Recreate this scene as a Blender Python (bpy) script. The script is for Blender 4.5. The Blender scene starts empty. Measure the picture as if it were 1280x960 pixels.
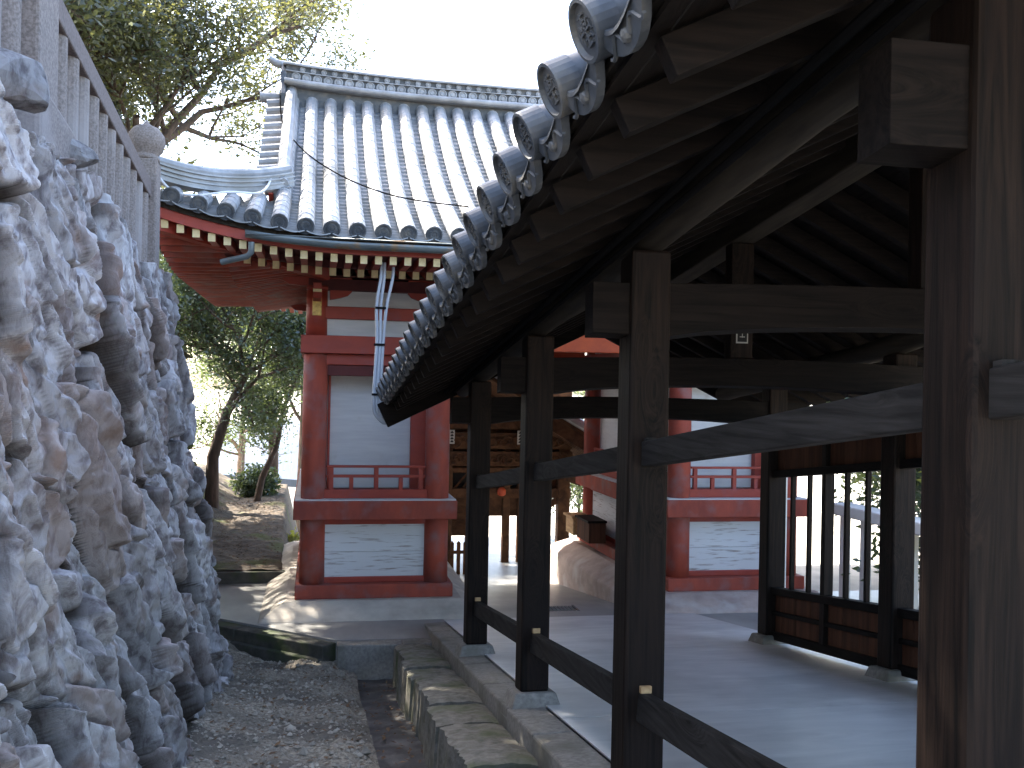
import bpy, math, random
import numpy as np
from mathutils import Vector, Matrix
R = math.radians
SC = bpy.context.scene
COL = SC.collection
random.seed(7)

# ------------------------------------------------------------------ camera, sky, sun, exposure
F_PX, YAW, PITCH, ROLL = 1240.0, R(11.2), R(0.32), R(1.1)
fwd = Vector((math.sin(YAW)*math.cos(PITCH), math.cos(YAW)*math.cos(PITCH), math.sin(PITCH)))
rgt0 = Vector((math.cos(YAW), -math.sin(YAW), 0)); up0 = rgt0.cross(fwd)
rgt = rgt0*math.cos(ROLL) + up0*math.sin(ROLL); upv = up0*math.cos(ROLL) - rgt0*math.sin(ROLL)
cam_d = bpy.data.cameras.new('camera'); cam = bpy.data.objects.new('camera', cam_d); COL.objects.link(cam)
cam.matrix_world = Matrix(((rgt.x, upv.x, -fwd.x, 0), (rgt.y, upv.y, -fwd.y, 0), (rgt.z, upv.z, -fwd.z, 0), (0, 0, 0, 1)))
cam_d.sensor_width = 36; cam_d.lens = 36*F_PX/1280; cam_d.clip_start = .05; cam_d.clip_end = 3000
SC.camera = cam
def at(px, py, Y):
    """point on the plane y = Y that stands at this place of the photograph"""
    d = fwd*F_PX + rgt*(px-640) - upv*(py-480)
    return d*(Y/d.y)

SUN_EL, SUN_AZ = 50.0, -50.0       # azimuth from +Y towards +X
w = bpy.data.worlds.new('World'); SC.world = w; w.use_nodes = True
nt = w.node_tree; bg = nt.nodes['Background']
sky = nt.nodes.new('ShaderNodeTexSky'); sky.sky_type = 'NISHITA'; sky.sun_disc = False
sky.sun_elevation = R(SUN_EL); sky.sun_rotation = R(SUN_AZ)
sky.dust_density = 3.0; sky.air_density = 1.0; sky.altitude = 100
nt.links.new(sky.outputs[0], bg.inputs[0]); bg.inputs[1].default_value = 0.15
sl = bpy.data.lights.new('sun', 'SUN'); sl.energy = 4.0; sl.angle = R(.55); sl.color = (1, .93, .82)
so = bpy.data.objects.new('sun', sl); COL.objects.link(so)
sd = Vector((math.sin(R(SUN_AZ))*math.cos(R(SUN_EL)), math.cos(R(SUN_AZ))*math.cos(R(SUN_EL)), math.sin(R(SUN_EL))))
so.rotation_euler = sd.to_track_quat('Z', 'Y').to_euler(); so.location = sd*60
vs = SC.view_settings; vs.view_transform = 'Standard'; vs.look = 'None'; vs.gamma = 1; vs.use_curve_mapping = False
vs.exposure = 2.95
SC.cycles.max_bounces = 8; SC.cycles.use_denoising = True

# ------------------------------------------------------------------ materials
def mat(name, c1, c2=None, rough=.8, scale=(6, 6, 6), bump=.3, bscale=None, contrast=(.35, .65), metal=0, spec=.5,
        c3=None, s3=1.2, t3=(.5, .62), dist=0, bdist=.02, detail=8):
    m = bpy.data.materials.new(name); m.use_nodes = True; n = m.node_tree; L = n.links
    b = n.nodes['Principled BSDF']; b.inputs['Roughness'].default_value = rough; b.inputs['Metallic'].default_value = metal
    b.inputs['Specular IOR Level'].default_value = spec
    tc = n.nodes.new('ShaderNodeTexCoord'); mp = n.nodes.new('ShaderNodeMapping'); mp.inputs['Scale'].default_value = scale
    L.new(tc.outputs['Object'], mp.inputs[0])
    no = n.nodes.new('ShaderNodeTexNoise'); no.inputs['Scale'].default_value = 1; no.inputs['Detail'].default_value = detail
    no.inputs['Roughness'].default_value = .6; no.inputs['Distortion'].default_value = dist
    L.new(mp.outputs[0], no.inputs[0])
    if c2 is None: c2 = tuple(v*.75 for v in c1)
    cr = n.nodes.new('ShaderNodeValToRGB'); cr.color_ramp.elements[0].position = contrast[0]; cr.color_ramp.elements[1].position = contrast[1]
    cr.color_ramp.elements[0].color = (*c2, 1); cr.color_ramp.elements[1].color = (*c1, 1)
    L.new(no.outputs[0], cr.inputs[0]); out = cr.outputs[0]
    if c3:
        n3 = n.nodes.new('ShaderNodeTexNoise'); n3.inputs['Scale'].default_value = s3; n3.inputs['Detail'].default_value = 6
        L.new(tc.outputs['Object'], n3.inputs[0])
        r3 = n.nodes.new('ShaderNodeValToRGB'); r3.color_ramp.elements[0].position = t3[0]; r3.color_ramp.elements[1].position = t3[1]
        L.new(n3.outputs[0], r3.inputs[0])
        mx = n.nodes.new('ShaderNodeMixRGB'); mx.inputs[2].default_value = (*c3, 1)
        L.new(r3.outputs[0], mx.inputs[0]); L.new(out, mx.inputs[1]); out = mx.outputs[0]
    L.new(out, b.inputs['Base Color'])
    if bump:
        src = no.outputs[0]
        if bscale:
            nb = n.nodes.new('ShaderNodeTexNoise'); nb.inputs['Scale'].default_value = bscale; nb.inputs['Detail'].default_value = 6
            L.new(tc.outputs['Object'], nb.inputs[0]); src = nb.outputs[0]
        bp = n.nodes.new('ShaderNodeBump'); bp.inputs['Strength'].default_value = bump; bp.inputs['Distance'].default_value = bdist
        L.new(src, bp.inputs['Height']); L.new(bp.outputs[0], b.inputs['Normal'])
    return m
def knots(m, sc=(4.5, 4.5, 1.5), bend=5.0, thr=.06):
    n = m.node_tree; L = n.links; tc = n.nodes['Texture Coordinate']; mp = n.nodes['Mapping']
    m2 = n.nodes.new('ShaderNodeMapping'); m2.inputs['Scale'].default_value = sc; L.new(tc.outputs['Object'], m2.inputs[0])
    vo = n.nodes.new('ShaderNodeTexVoronoi'); vo.inputs['Scale'].default_value = 1; vo.inputs['Randomness'].default_value = 1; L.new(m2.outputs[0], vo.inputs[0])
    mr = n.nodes.new('ShaderNodeMapRange'); mr.interpolation_type = 'SMOOTHSTEP'; mr.inputs[1].default_value = 0; mr.inputs[2].default_value = .42; mr.inputs[3].default_value = bend; mr.inputs[4].default_value = 0
    L.new(vo.outputs['Distance'], mr.inputs[0]); ad = n.nodes.new('ShaderNodeVectorMath'); ad.operation = 'ADD'
    L.new(mp.outputs[0], ad.inputs[0]); L.new(mr.outputs[0], ad.inputs[1]); no = n.nodes['Noise Texture']; L.new(ad.outputs[0], no.inputs[0])
    b = n.nodes['Principled BSDF']; src = b.inputs['Base Color'].links[0].from_socket
    r2 = n.nodes.new('ShaderNodeMapRange'); r2.inputs[1].default_value = thr*.6; r2.inputs[2].default_value = thr*1.6; r2.inputs[3].default_value = .8; r2.inputs[4].default_value = 0; L.new(vo.outputs['Distance'], r2.inputs[0])
    mx = n.nodes.new('ShaderNodeMixRGB'); mx.inputs[2].default_value = (.004, .003, .003, 1); L.new(r2.outputs[0], mx.inputs[0]); L.new(src, mx.inputs[1]); L.new(mx.outputs[0], b.inputs['Base Color'])
def leafmat(name, c1, c2, trans, k=.45):
    m = bpy.data.materials.new(name); m.use_nodes = True; n = m.node_tree; L = n.links
    n.nodes.remove(n.nodes['Principled BSDF']); out = n.nodes['Material Output']
    tc = n.nodes.new('ShaderNodeTexCoord'); no = n.nodes.new('ShaderNodeTexNoise'); no.inputs['Scale'].default_value = 2.2; no.inputs['Detail'].default_value = 5
    L.new(tc.outputs['Object'], no.inputs[0])
    cr = n.nodes.new('ShaderNodeValToRGB'); cr.color_ramp.elements[0].position = .38; cr.color_ramp.elements[1].position = .62
    cr.color_ramp.elements[0].color = (*c1, 1); cr.color_ramp.elements[1].color = (*c2, 1); L.new(no.outputs[0], cr.inputs[0])
    d = n.nodes.new('ShaderNodeBsdfDiffuse'); t = n.nodes.new('ShaderNodeBsdfTranslucent'); g = n.nodes.new('ShaderNodeBsdfGlossy')
    g.inputs['Roughness'].default_value = .35; g.inputs['Color'].default_value = (.8, .9, 1, 1)
    L.new(cr.outputs[0], d.inputs[0]); t.inputs[0].default_value = (*trans, 1)
    m1 = n.nodes.new('ShaderNodeMixShader'); m1.inputs[0].default_value = k; L.new(d.outputs[0], m1.inputs[1]); L.new(t.outputs[0], m1.inputs[2])
    m2 = n.nodes.new('ShaderNodeMixShader'); m2.inputs[0].default_value = .06; L.new(m1.outputs[0], m2.inputs[1]); L.new(g.outputs[0], m2.inputs[2])
    L.new(m2.outputs[0], out.inputs[0]); return m
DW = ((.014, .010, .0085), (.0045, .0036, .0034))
M = {
 'wood_x': mat('dark_wood_x', *DW, rough=.75, scale=(2, 40, 40), bump=.4, dist=.6, bdist=.004, spec=.12),
 'wood_y': mat('dark_wood_y', *DW, rough=.75, scale=(40, 2, 40), bump=.4, dist=.6, bdist=.004, spec=.12),
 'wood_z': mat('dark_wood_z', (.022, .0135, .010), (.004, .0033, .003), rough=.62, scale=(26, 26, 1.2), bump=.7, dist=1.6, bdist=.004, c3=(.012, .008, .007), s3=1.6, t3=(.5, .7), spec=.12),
 'wood_grey': mat('grey_rail_wood', (.042, .038, .036), (.016, .014, .013), rough=.8, scale=(40, 2, 40), bump=.5, dist=.6, bdist=.004, spec=.12),
 'wood_board': mat('brown_board', (.12, .05, .028), (.05, .022, .013), rough=.7, scale=(14, 14, 1), bump=.3, bdist=.004, spec=.12),
 'wood_light': mat('pale_log', (.045, .037, .028), (.022, .018, .014), rough=.75, scale=(20, 1.2, 20), bump=.3, bdist=.004, spec=.12),
 'fresh': mat('fresh_wood', (.55, .36, .18), (.38, .22, .10), rough=.7, scale=(30, 4, 30), bump=.1),
 'hall_wood': mat('hall_wood', (.13, .065, .032), (.05, .025, .015), rough=.7, scale=(5, 5, 5), bump=.3, dist=.5, bdist=.006, spec=.12),
 'red': mat('vermilion_paint', (.38, .052, .026), (.27, .036, .023), rough=.6, scale=(3, 3, 9), bump=.08, contrast=(.3, .7), c3=(.27, .06, .06), s3=5, t3=(.55, .75)),
 'red_worn': mat('worn_vermilion', (.38, .068, .036), (.24, .046, .03), rough=.75, scale=(5, 5, 2), bump=.15, c3=(.25, .11, .10), s3=3.4, t3=(.5, .68)),
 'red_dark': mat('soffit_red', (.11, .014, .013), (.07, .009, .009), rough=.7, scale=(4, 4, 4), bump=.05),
 'orange': mat('orange_paint', (.55, .085, .02), (.42, .06, .02), rough=.6, scale=(4, 4, 4), bump=.05),
 'gold': mat('ochre_end', (.70, .56, .30), (.52, .40, .20), rough=.6, scale=(9, 9, 9), bump=.05),
 'brass': mat('brass', (.50, .34, .10), (.28, .18, .06), rough=.4, metal=.6, scale=(20, 20, 20), bump=.3),
 'white': mat('white_board', (.62, .62, .62), (.54, .54, .55), rough=.8, scale=(2, 2, 22), bump=.12, c3=(.42, .40, .38), s3=3, t3=(.62, .8)),
 'white_peel': mat('peeling_white_board', (.66, .66, .66), (.30, .25, .22), rough=.9, scale=(3, 3, 45), bump=.3, contrast=(.33, .45), bdist=.004),
 'plaster': mat('plinth_plaster', (.60, .55, .47), (.44, .39, .33), rough=.85, scale=(3, 3, 5), bump=.2, c3=(.30, .27, .23), s3=2.2, t3=(.55, .75)),
 'plaster_pink': mat('weathered_plinth_plaster', (.50, .40, .35), (.34, .27, .24), rough=.85, scale=(3, 3, 5), bump=.2, c3=(.55, .52, .5), s3=2, t3=(.5, .7)),
 'tile': mat('smoked_roof_tile', (.30, .31, .325), (.18, .185, .195), rough=.45, scale=(5, 5, 5), bump=.12, c3=(.17, .168, .16), s3=1.6, t3=(.48, .68), spec=.6),
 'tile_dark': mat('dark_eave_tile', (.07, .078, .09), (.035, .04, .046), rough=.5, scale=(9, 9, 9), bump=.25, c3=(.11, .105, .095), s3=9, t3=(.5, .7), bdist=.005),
 'copper': mat('gutter_metal', (.16, .19, .20), (.10, .11, .11), rough=.45, metal=.4, scale=(3, 9, 9), bump=.1, c3=(.25, .14, .06), s3=4, t3=(.6, .7)),
 'conduit': mat('grey_conduit', (.42, .44, .47), (.34, .35, .38), rough=.4, scale=(8, 8, 3), bump=.02),
 'black': mat('black_rubber', (.012, .012, .013), (.010, .010, .010), rough=.9, bump=0, spec=0),
 'cable_white': mat('pale_cable', (.6, .6, .62), (.5, .5, .5), rough=.5, bump=0),
 'rock': mat('grey_wall_rock', (.44, .425, .43), (.16, .14, .145), rough=.92, scale=(15, 15, 8), bump=1.0, contrast=(.36, .54), c3=(.24, .17, .14), s3=3.1, t3=(.58, .70), dist=.4, bdist=.012, detail=14),
 'rock_moss': mat('mossy_wall_rock', (.30, .27, .22), (.11, .10, .07), rough=.95, scale=(9, 9, 3), bump=.8, contrast=(.32, .62), c3=(.14, .15, .05), s3=1.3, t3=(.48, .62), dist=.8, bdist=.03),
 'granite': mat('fence_granite', (.25, .21, .19), (.14, .115, .105), rough=.9, scale=(60, 60, 60), bump=.35, contrast=(.38, .62), bdist=.004, c3=(.28, .25, .24), s3=1.5, t3=(.5, .7)),
 'granite_d': mat('dark_granite_rail', (.17, .135, .125), (.10, .08, .075), rough=.9, scale=(50, 50, 50), bump=.3, bdist=.004),
 'concrete': mat('concrete_floor', (.72, .71, .69), (.58, .575, .56), rough=.42, scale=(.9, 3.4, 1), bump=.08, c3=(.44, .43, .42), s3=1.3, t3=(.48, .75), dist=1.5, spec=.5, bscale=30, bdist=.003),
 'court': mat('court_concrete', (.34, .33, .31), (.25, .245, .235), rough=.45, scale=(3, 1.2, 1), bump=.15, c3=(.20, .20, .19), s3=.9, t3=(.5, .7), bscale=40, bdist=.004),
 'kerb': mat('kerb_stone', (.30, .28, .25), (.19, .175, .155), rough=.9, scale=(30, 30, 30), bump=.4, c3=(.15, .14, .11), s3=2.5, t3=(.48, .68), bdist=.006),
 'slab': mat('rough_edging_stone', (.24, .22, .18), (.12, .11, .085), rough=.92, scale=(14, 14, 14), bump=.7, c3=(.10, .11, .05), s3=3, t3=(.5, .7), bdist=.012),
 'mosswall': mat('damp_kerb', (.085, .08, .065), (.04, .04, .032), rough=.85, scale=(9, 9, 9), bump=.5, c3=(.05, .065, .025), s3=3),
 'gravel': mat('gravel_ground', (.36, .32, .25), (.14, .12, .09), rough=.95, scale=(38, 38, 38), bump=.9, contrast=(.36, .62), c3=(.12, .105, .085), s3=1.4, t3=(.42, .62), bdist=.03),
 'pebble': mat('pebbles', (.42, .38, .31), (.16, .14, .11), rough=.9, scale=(7, 7, 7), bump=.3),
 'mud': mat('gutter_mud', (.085, .08, .075), (.045, .042, .04), rough=.55, scale=(5, 5, 5), bump=.5, c3=(.13, .12, .11), s3=3, t3=(.5, .62), bdist=.02),
 'dirt': mat('dirt_bank', (.12, .09, .062), (.05, .04, .03), rough=.97, scale=(9, 9, 9), bump=.7, c3=(.09, .10, .03), s3=1.1, t3=(.54, .66), bdist=.04),
 'sandy': mat('sunlit_ground', (.42, .38, .32), (.30, .28, .23), rough=.95, scale=(2, 2, 2), bump=.2),
 'far_ground': mat('far_ground', (.22, .22, .18), (.14, .16, .10), rough=.95, scale=(.2, .2, .2), bump=0),
 'stone_wall': mat('pale_wall_stone', (.80, .78, .74), (.70, .68, .64), rough=.9, scale=(4, 4, 4), bump=.3),
 'bark': mat('bark', (.13, .09, .065), (.055, .04, .03), rough=.95, scale=(14, 14, 3), bump=.8, bdist=.02),
 'far_roof': mat('far_tiled_roof', (.035, .05, .075), (.025, .04, .06), rough=.5, scale=(20, .6, .6), bump=.3, bdist=.03),
 'far_wall': mat('far_plaster', (.78, .75, .70), (.7, .67, .62), rough=.9, bump=.05),
 'leaf_a': leafmat('evergreen_leaf', (.024, .036, .020), (.050, .058, .030), (.19, .19, .055)),
 'leaf_b': leafmat('dark_leaf', (.03, .048, .028), (.065, .085, .045), (.17, .22, .07), .35),
 'leaf_c': leafmat('yellowgreen_leaf', (.14, .16, .03), (.22, .22, .05), (.5, .48, .08), .5),
 'litter': mat('dry_leaf', (.17, .10, .05), (.08, .045, .025), rough=.9, scale=(9, 9, 9), bump=0),
 'paper': mat('paper_label', (.5, .48, .44), (.42, .4, .36), rough=.9, bump=0),
 'ink': mat('ink', (.02, .02, .02), (.015, .015, .015), rough=.9, bump=0),
 'glass_dark': mat('dark_gap', (.02, .016, .014), (.012, .01, .01), rough=.9, bump=0),
}

knots(M['wood_z']); knots(M['wood_grey'], (5, 1.6, 5)); knots(M['wood_y'], (5, 1.3, 5)); knots(M['wood_x'], (1.3, 5, 5))
for k_, joint_shade, brn in (('rock', (.035, .026, .020), (.25, .175, .145)), ('rock_moss', (.03, .028, .015), (.16, .13, .08))):
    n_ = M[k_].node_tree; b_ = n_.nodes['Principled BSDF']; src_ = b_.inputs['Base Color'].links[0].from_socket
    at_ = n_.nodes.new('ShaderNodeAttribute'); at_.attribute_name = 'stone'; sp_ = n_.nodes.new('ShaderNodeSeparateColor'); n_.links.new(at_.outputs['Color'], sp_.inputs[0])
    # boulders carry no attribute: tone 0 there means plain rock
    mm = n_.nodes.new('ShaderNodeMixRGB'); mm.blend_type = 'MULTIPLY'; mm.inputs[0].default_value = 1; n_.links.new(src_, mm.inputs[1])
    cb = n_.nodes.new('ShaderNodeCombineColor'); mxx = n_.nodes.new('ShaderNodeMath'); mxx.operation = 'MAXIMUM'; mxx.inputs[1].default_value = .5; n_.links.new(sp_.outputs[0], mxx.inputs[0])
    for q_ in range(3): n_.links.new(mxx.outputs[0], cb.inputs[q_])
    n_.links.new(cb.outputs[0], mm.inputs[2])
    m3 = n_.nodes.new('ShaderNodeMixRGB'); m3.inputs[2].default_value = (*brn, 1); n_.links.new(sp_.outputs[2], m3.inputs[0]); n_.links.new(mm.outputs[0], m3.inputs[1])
    m4 = n_.nodes.new('ShaderNodeMixRGB'); m4.inputs[2].default_value = (*joint_shade, 1); n_.links.new(sp_.outputs[1], m4.inputs[0]); n_.links.new(m3.outputs[0], m4.inputs[1])  # earth brown in the joints, painted in to darken the shaded crevices
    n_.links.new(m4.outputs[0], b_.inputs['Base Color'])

# ------------------------------------------------------------------ mesh helpers
SL = 0.1235                                     # the corridor and its path run downhill by this much
ORG = {}
class MB:
    def __init__(s): s.v = []; s.f = []; s.m = []
    def add(s, vs, fs, mi=0):
        o = len(s.v); s.v += [tuple(p) for p in vs]; s.f += [tuple(i+o for i in f) for f in fs]; s.m += [mi]*len(fs); return s
    def box(s, x0, x1, y0, y1, z0, z1, mi=0):
        return s.add([(x0, y0, z0), (x1, y0, z0), (x1, y1, z0), (x0, y1, z0), (x0, y0, z1), (x1, y0, z1), (x1, y1, z1), (x0, y1, z1)],
                     [(0, 3, 2, 1), (4, 5, 6, 7), (0, 1, 5, 4), (1, 2, 6, 5), (2, 3, 7, 6), (3, 0, 4, 7)], mi)
    def hexa(s, a, mi=0):                       # 8 corners: bottom ring then top ring
        return s.add(a, [(0, 3, 2, 1), (4, 5, 6, 7), (0, 1, 5, 4), (1, 2, 6, 5), (2, 3, 7, 6), (3, 0, 4, 7)], mi)
    def beam(s, p0, p1, w, h, up=(0, 0, 1), mi=0, endmi=None):
        p0, p1 = Vector(p0), Vector(p1); d = (p1-p0).normalized(); sd_ = d.cross(Vector(up)).normalized(); u = sd_.cross(d)
        a = []
        for p in (p0, p1):
            for sx, sz in ((-1, -1), (1, -1), (1, 1), (-1, 1)): a.append(p + sd_*(sx*w/2) + u*(sz*h/2))
        o = len(s.v); s.v += [tuple(p) for p in a]
        fs = [(0, 1, 5, 4), (1, 2, 6, 5), (2, 3, 7, 6), (3, 0, 4, 7), (0, 3, 2, 1), (4, 5, 6, 7)]
        for i, f in enumerate(fs): s.f.append(tuple(k+o for k in f)); s.m.append(endmi if (endmi is not None and i == 4) else mi)
        return s
    def tube(s, pts, r, n=10, caps=True, mi=0, capmi=None):
        pts = [Vector(p) for p in pts]; k = len(pts); rs = r if isinstance(r, (list, tuple)) else [r]*k
        rings = []; ref = None
        for i, p in enumerate(pts):
            d = (pts[min(i+1, k-1)] - pts[max(i-1, 0)]).normalized()
            if ref is None:
                ref = d.cross(Vector((0, 0, 1)));
                if ref.length < .1: ref = d.cross(Vector((1, 0, 0)))
            a = (ref - d*ref.dot(d)).normalized(); ref = a; b = d.cross(a)
            rings.append([p + a*(rs[i]*math.cos(2*math.pi*j/n)) + b*(rs[i]*math.sin(2*math.pi*j/n)) for j in range(n)])
        vs = [q for g in rings for q in g]; fs = []
        for i in range(k-1):
            for j in range(n):
                fs.append((i*n+j, i*n+(j+1) % n, (i+1)*n+(j+1) % n, (i+1)*n+j))
        s.add(vs, fs, mi)
        if caps:
            s.add(rings[0], [tuple(range(n))[::-1]], mi if capmi is None else capmi); s.add(rings[-1], [tuple(range(n))], mi)
        return s
    def lathe(s, prof, c=(0, 0, 0), axis=None, n=20, mi=0):   # prof: (radius, height) along axis
        c = Vector(c); ax = Vector(axis or (0, 0, 1)).normalized()
        a = ax.cross(Vector((0, 1, 0)) if abs(ax.y) < .9 else Vector((1, 0, 0))).normalized(); b = ax.cross(a)
        vs = []; fs = []
        for r_, h in prof:
            for j in range(n):
                t = 2*math.pi*j/n; vs.append(c + ax*h + a*(r_*math.cos(t)) + b*(r_*math.sin(t)))
        for i in range(len(prof)-1):
            for j in range(n): fs.append((i*n+j, i*n+(j+1) % n, (i+1)*n+(j+1) % n, (i+1)*n+j))
        fs.append(tuple(range(n))[::-1]); fs.append(tuple((len(prof)-1)*n+j for j in range(n)))
        return s.add(vs, fs, mi)
    def prism(s, poly, f0, f1, mi=0):           # poly of 2d points, f0/f1 map them to the two faces
        n = len(poly); vs = [f0(*p) for p in poly] + [f1(*p) for p in poly]
        fs = [tuple(range(n))[::-1], tuple(range(n, 2*n))] + [(i, (i+1) % n, (i+1) % n+n, i+n) for i in range(n)]
        return s.add(vs, fs, mi)
    def build(s, name, mats, parent=None, bevel=0, smooth=False, shear=False, wob=0):
        v = np.array(s.v, dtype=float)
        if wob: v += np.random.default_rng(len(v)).normal(0, wob, v.shape)
        if shear: v[:, 2] -= SL*v[:, 1]
        o3 = np.array(ORG.get(parent.name, (0, 0, 0)) if parent else (0, 0, 0))
        me = bpy.data.meshes.new(name); me.from_pydata((v-o3).tolist(), [], s.f)
        if not isinstance(mats, (list, tuple)): mats = [mats]
        for m_ in mats: me.materials.append(M[m_] if isinstance(m_, str) else m_)
        if len(mats) > 1: me.polygons.foreach_set('material_index', s.m)
        if smooth: me.polygons.foreach_set('use_smooth', [True]*len(me.polygons))
        me.update()
        ob = bpy.data.objects.new(name, me); COL.objects.link(ob)
        if parent: ob.parent = parent; ORG[ob.name] = tuple(o3)
        if bevel:
            b = ob.modifiers.new('bevel', 'BEVEL'); b.width = bevel; b.segments = 2; b.limit_method = 'ANGLE'; b.angle_limit = R(50)
        if smooth == 'auto':
            pass
        return ob
def tag(o, label=None, cat=None, group=None, kind=None):
    if label: o['label'] = label
    if cat: o['category'] = cat
    if group: o['group'] = group
    if kind: o['kind'] = kind
    return o
def thing(name, label, cat, loc, group=None):
    o = bpy.data.objects.new(name, None); COL.objects.link(o); o.location = loc; o.empty_display_size = .2
    ORG[o.name] = tuple(loc); return tag(o, label, cat, group)
def grid_mesh(name, mt, xs, ys, zf, kind='structure', skirt=0):
    X, Y = np.meshgrid(xs, ys); Z = zf(X, Y); nx, ny = len(xs), len(ys)
    v = np.stack([X.ravel(), Y.ravel(), Z.ravel()], 1)
    i = np.arange(ny-1)[:, None]*nx + np.arange(nx-1)[None]; i = i.ravel()
    f = np.stack([i, i+1, i+nx+1, i+nx], 1)
    me = bpy.data.meshes.new(name); me.from_pydata(v.tolist(), [], f.tolist()); me.materials.append(M[mt])
    me.polygons.foreach_set('use_smooth', [True]*len(me.polygons))
    o = bpy.data.objects.new(name, me); COL.objects.link(o)
    if kind: o['kind'] = kind
    return o
# value noise in numpy
def vnoise(x, y, seed):
    rg = np.random.default_rng(seed); T = rg.random((256, 256))
    xi = np.floor(x).astype(int); yi = np.floor(y).astype(int); fx = x-xi; fy = y-yi
    fx = fx*fx*(3-2*fx); fy = fy*fy*(3-2*fy)
    a = T[xi % 256, yi % 256]; b = T[(xi+1) % 256, yi % 256]; c = T[xi % 256, (yi+1) % 256]; d = T[(xi+1) % 256, (yi+1) % 256]
    return (a*(1-fx)+b*fx)*(1-fy) + (c*(1-fx)+d*fx)*fy - .5
def fbm(x, y, seed, oct=4):
    r = 0; a = 1
    for k in range(oct): r = r + a*vnoise(x*2**k, y*2**k, seed+k); a *= .5
    return r

# ------------------------------------------------------------------ SETTING: ground
XW = -.85                                       # foot of the stone wall
def path_z(X, Y): return -1.65 - SL*Y
def gravel_z(X, Y):
    z = path_z(X, Y) + .07*fbm(X*2.2, Y*2.2, 3) + .03*fbm(X*13, Y*13, 9, 3)
    z = z + .16*np.clip((-.35-X)/.6, 0, 1)**1.5
    return z - .12*np.clip((X-.25)/.3, 0, 1)
grid_mesh('gravel_path', 'gravel', np.linspace(-1.6, .47, 120), np.linspace(-1, 11.9, 560), gravel_z)
# loose stones lying on the gravel
rg = np.random.default_rng(5); pb = MB()
for i in range(5200):
    x = rg.uniform(-.85, .42); y = 12.2 - 9*rg.random()**.8; y = min(y, 11.2); s_ = .007 + .024*rg.random()**3
    if rg.random() < .02: s_ *= 2.4
    z = float(gravel_z(np.array(x), np.array(y)))
    a = rg.uniform(0, 6.3); vs_ = []
    for (dx, dy, dz) in ((1, 0, 0), (0, 1, 0), (-1, 0, 0), (0, -1, 0), (0, 0, .6), (0, 0, -.6)):
        q = np.array((dx, dy, dz))*rg.uniform(.6, 1.3)*s_
        vs_.append((x+q[0]*math.cos(a)-q[1]*math.sin(a)*.7, y+q[0]*math.sin(a)+q[1]*math.cos(a)*.7, z+q[2]+s_*.2))
    pb.add(vs_, [(0, 1, 4), (1, 2, 4), (2, 3, 4), (3, 0, 4), (1, 0, 5), (2, 1, 5), (3, 2, 5), (0, 3, 5)])
tag(pb.build('pebbles', 'pebble'), 'loose grey stones scattered over the gravel path', 'pebbles', kind='stuff')
def litter(n_, fx, fy, fz, sd_, label, mt='litter'):
    q = np.random.default_rng(sd_); b = MB()
    for i in range(n_):
        x, y = fx(q), fy(q); z = float(fz(np.array(x), np.array(y)))+.006; a = q.uniform(0, 6.3); l_ = q.uniform(.014, .034); w_ = l_*q.uniform(.35, .6); c, s_ = math.cos(a), math.sin(a); t = q.uniform(-.012, .02)
        b.add([(x-c*l_, y-s_*l_, z), (x+s_*w_, y-c*w_, z+.006), (x+c*l_, y+s_*l_, z+abs(t)), (x-s_*w_, y+c*w_, z+.008)], [(0, 1, 2, 3)])
    return tag(b.build('fallen_leaves', mt), label, 'leaves', kind='stuff')
litter(420, lambda q: q.uniform(-.8, .4), lambda q: q.uniform(4, 11), gravel_z, 3, 'dry brown leaves scattered on the gravel')
litter(300, lambda q: .45+.45*q.random()**.6, lambda q: q.uniform(4, 10.7), lambda X, Y: -1.815-SL*Y, 4, 'dry leaves lying in the muddy gutter')
# gutter floor and its rough gravel-side lip
grid_mesh('gutter', 'mud', np.linspace(.3, 1.0, 40), np.linspace(-1, 10.9, 260),
          lambda X, Y: -1.83 - SL*Y + .03*fbm(X*5, Y*5, 31) + .02*fbm(X*1.5, Y*1.5, 33))
# corridor floor (thick slab, sloping)
fl = MB(); ys = [-1.2, 3.2, 6.1, 9.0, 11.9]
for a, b in zip(ys[:-1], ys[1:]):
    fl.hexa([(1.57, a+.006, -1.9), (4.75, a+.006, -1.9), (4.75, b-.006, -1.9), (1.57, b-.006, -1.9), (1.57, a+.006, -1.32), (4.75, a+.006, -1.32), (4.75, b-.006, -1.32), (1.57, b-.006, -1.32)])
fl.hexa([(1.57, -1.2, -1.9), (4.75, -1.2, -1.9), (4.75, 11.9, -1.9), (1.57, 11.9, -1.9), (1.57, -1.2, -1.33), (4.75, -1.2, -1.33), (4.75, 11.9, -1.33), (1.57, 11.9, -1.33)])
tag(fl.build('corridor_floor', 'concrete', shear=True), kind='structure')
# court beyond the corridor, slopes on gently
def court_z(X, Y):
    z0 = -1.325 - SL*11.9
    z = z0 - .11*np.clip(Y-11.9, 0, 6.5) - .02*np.clip(Y-18.4, 0, 8)
    return z + .0*X
court = grid_mesh('court', 'court', np.linspace(1.2, 9, 30), np.linspace(11.9, 24, 60), court_z)
court2 = MB().box(4.75, 9, 10.6, 11.9, -4, -2.80).build('court_side', 'court'); court2['kind'] = 'structure'
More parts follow.
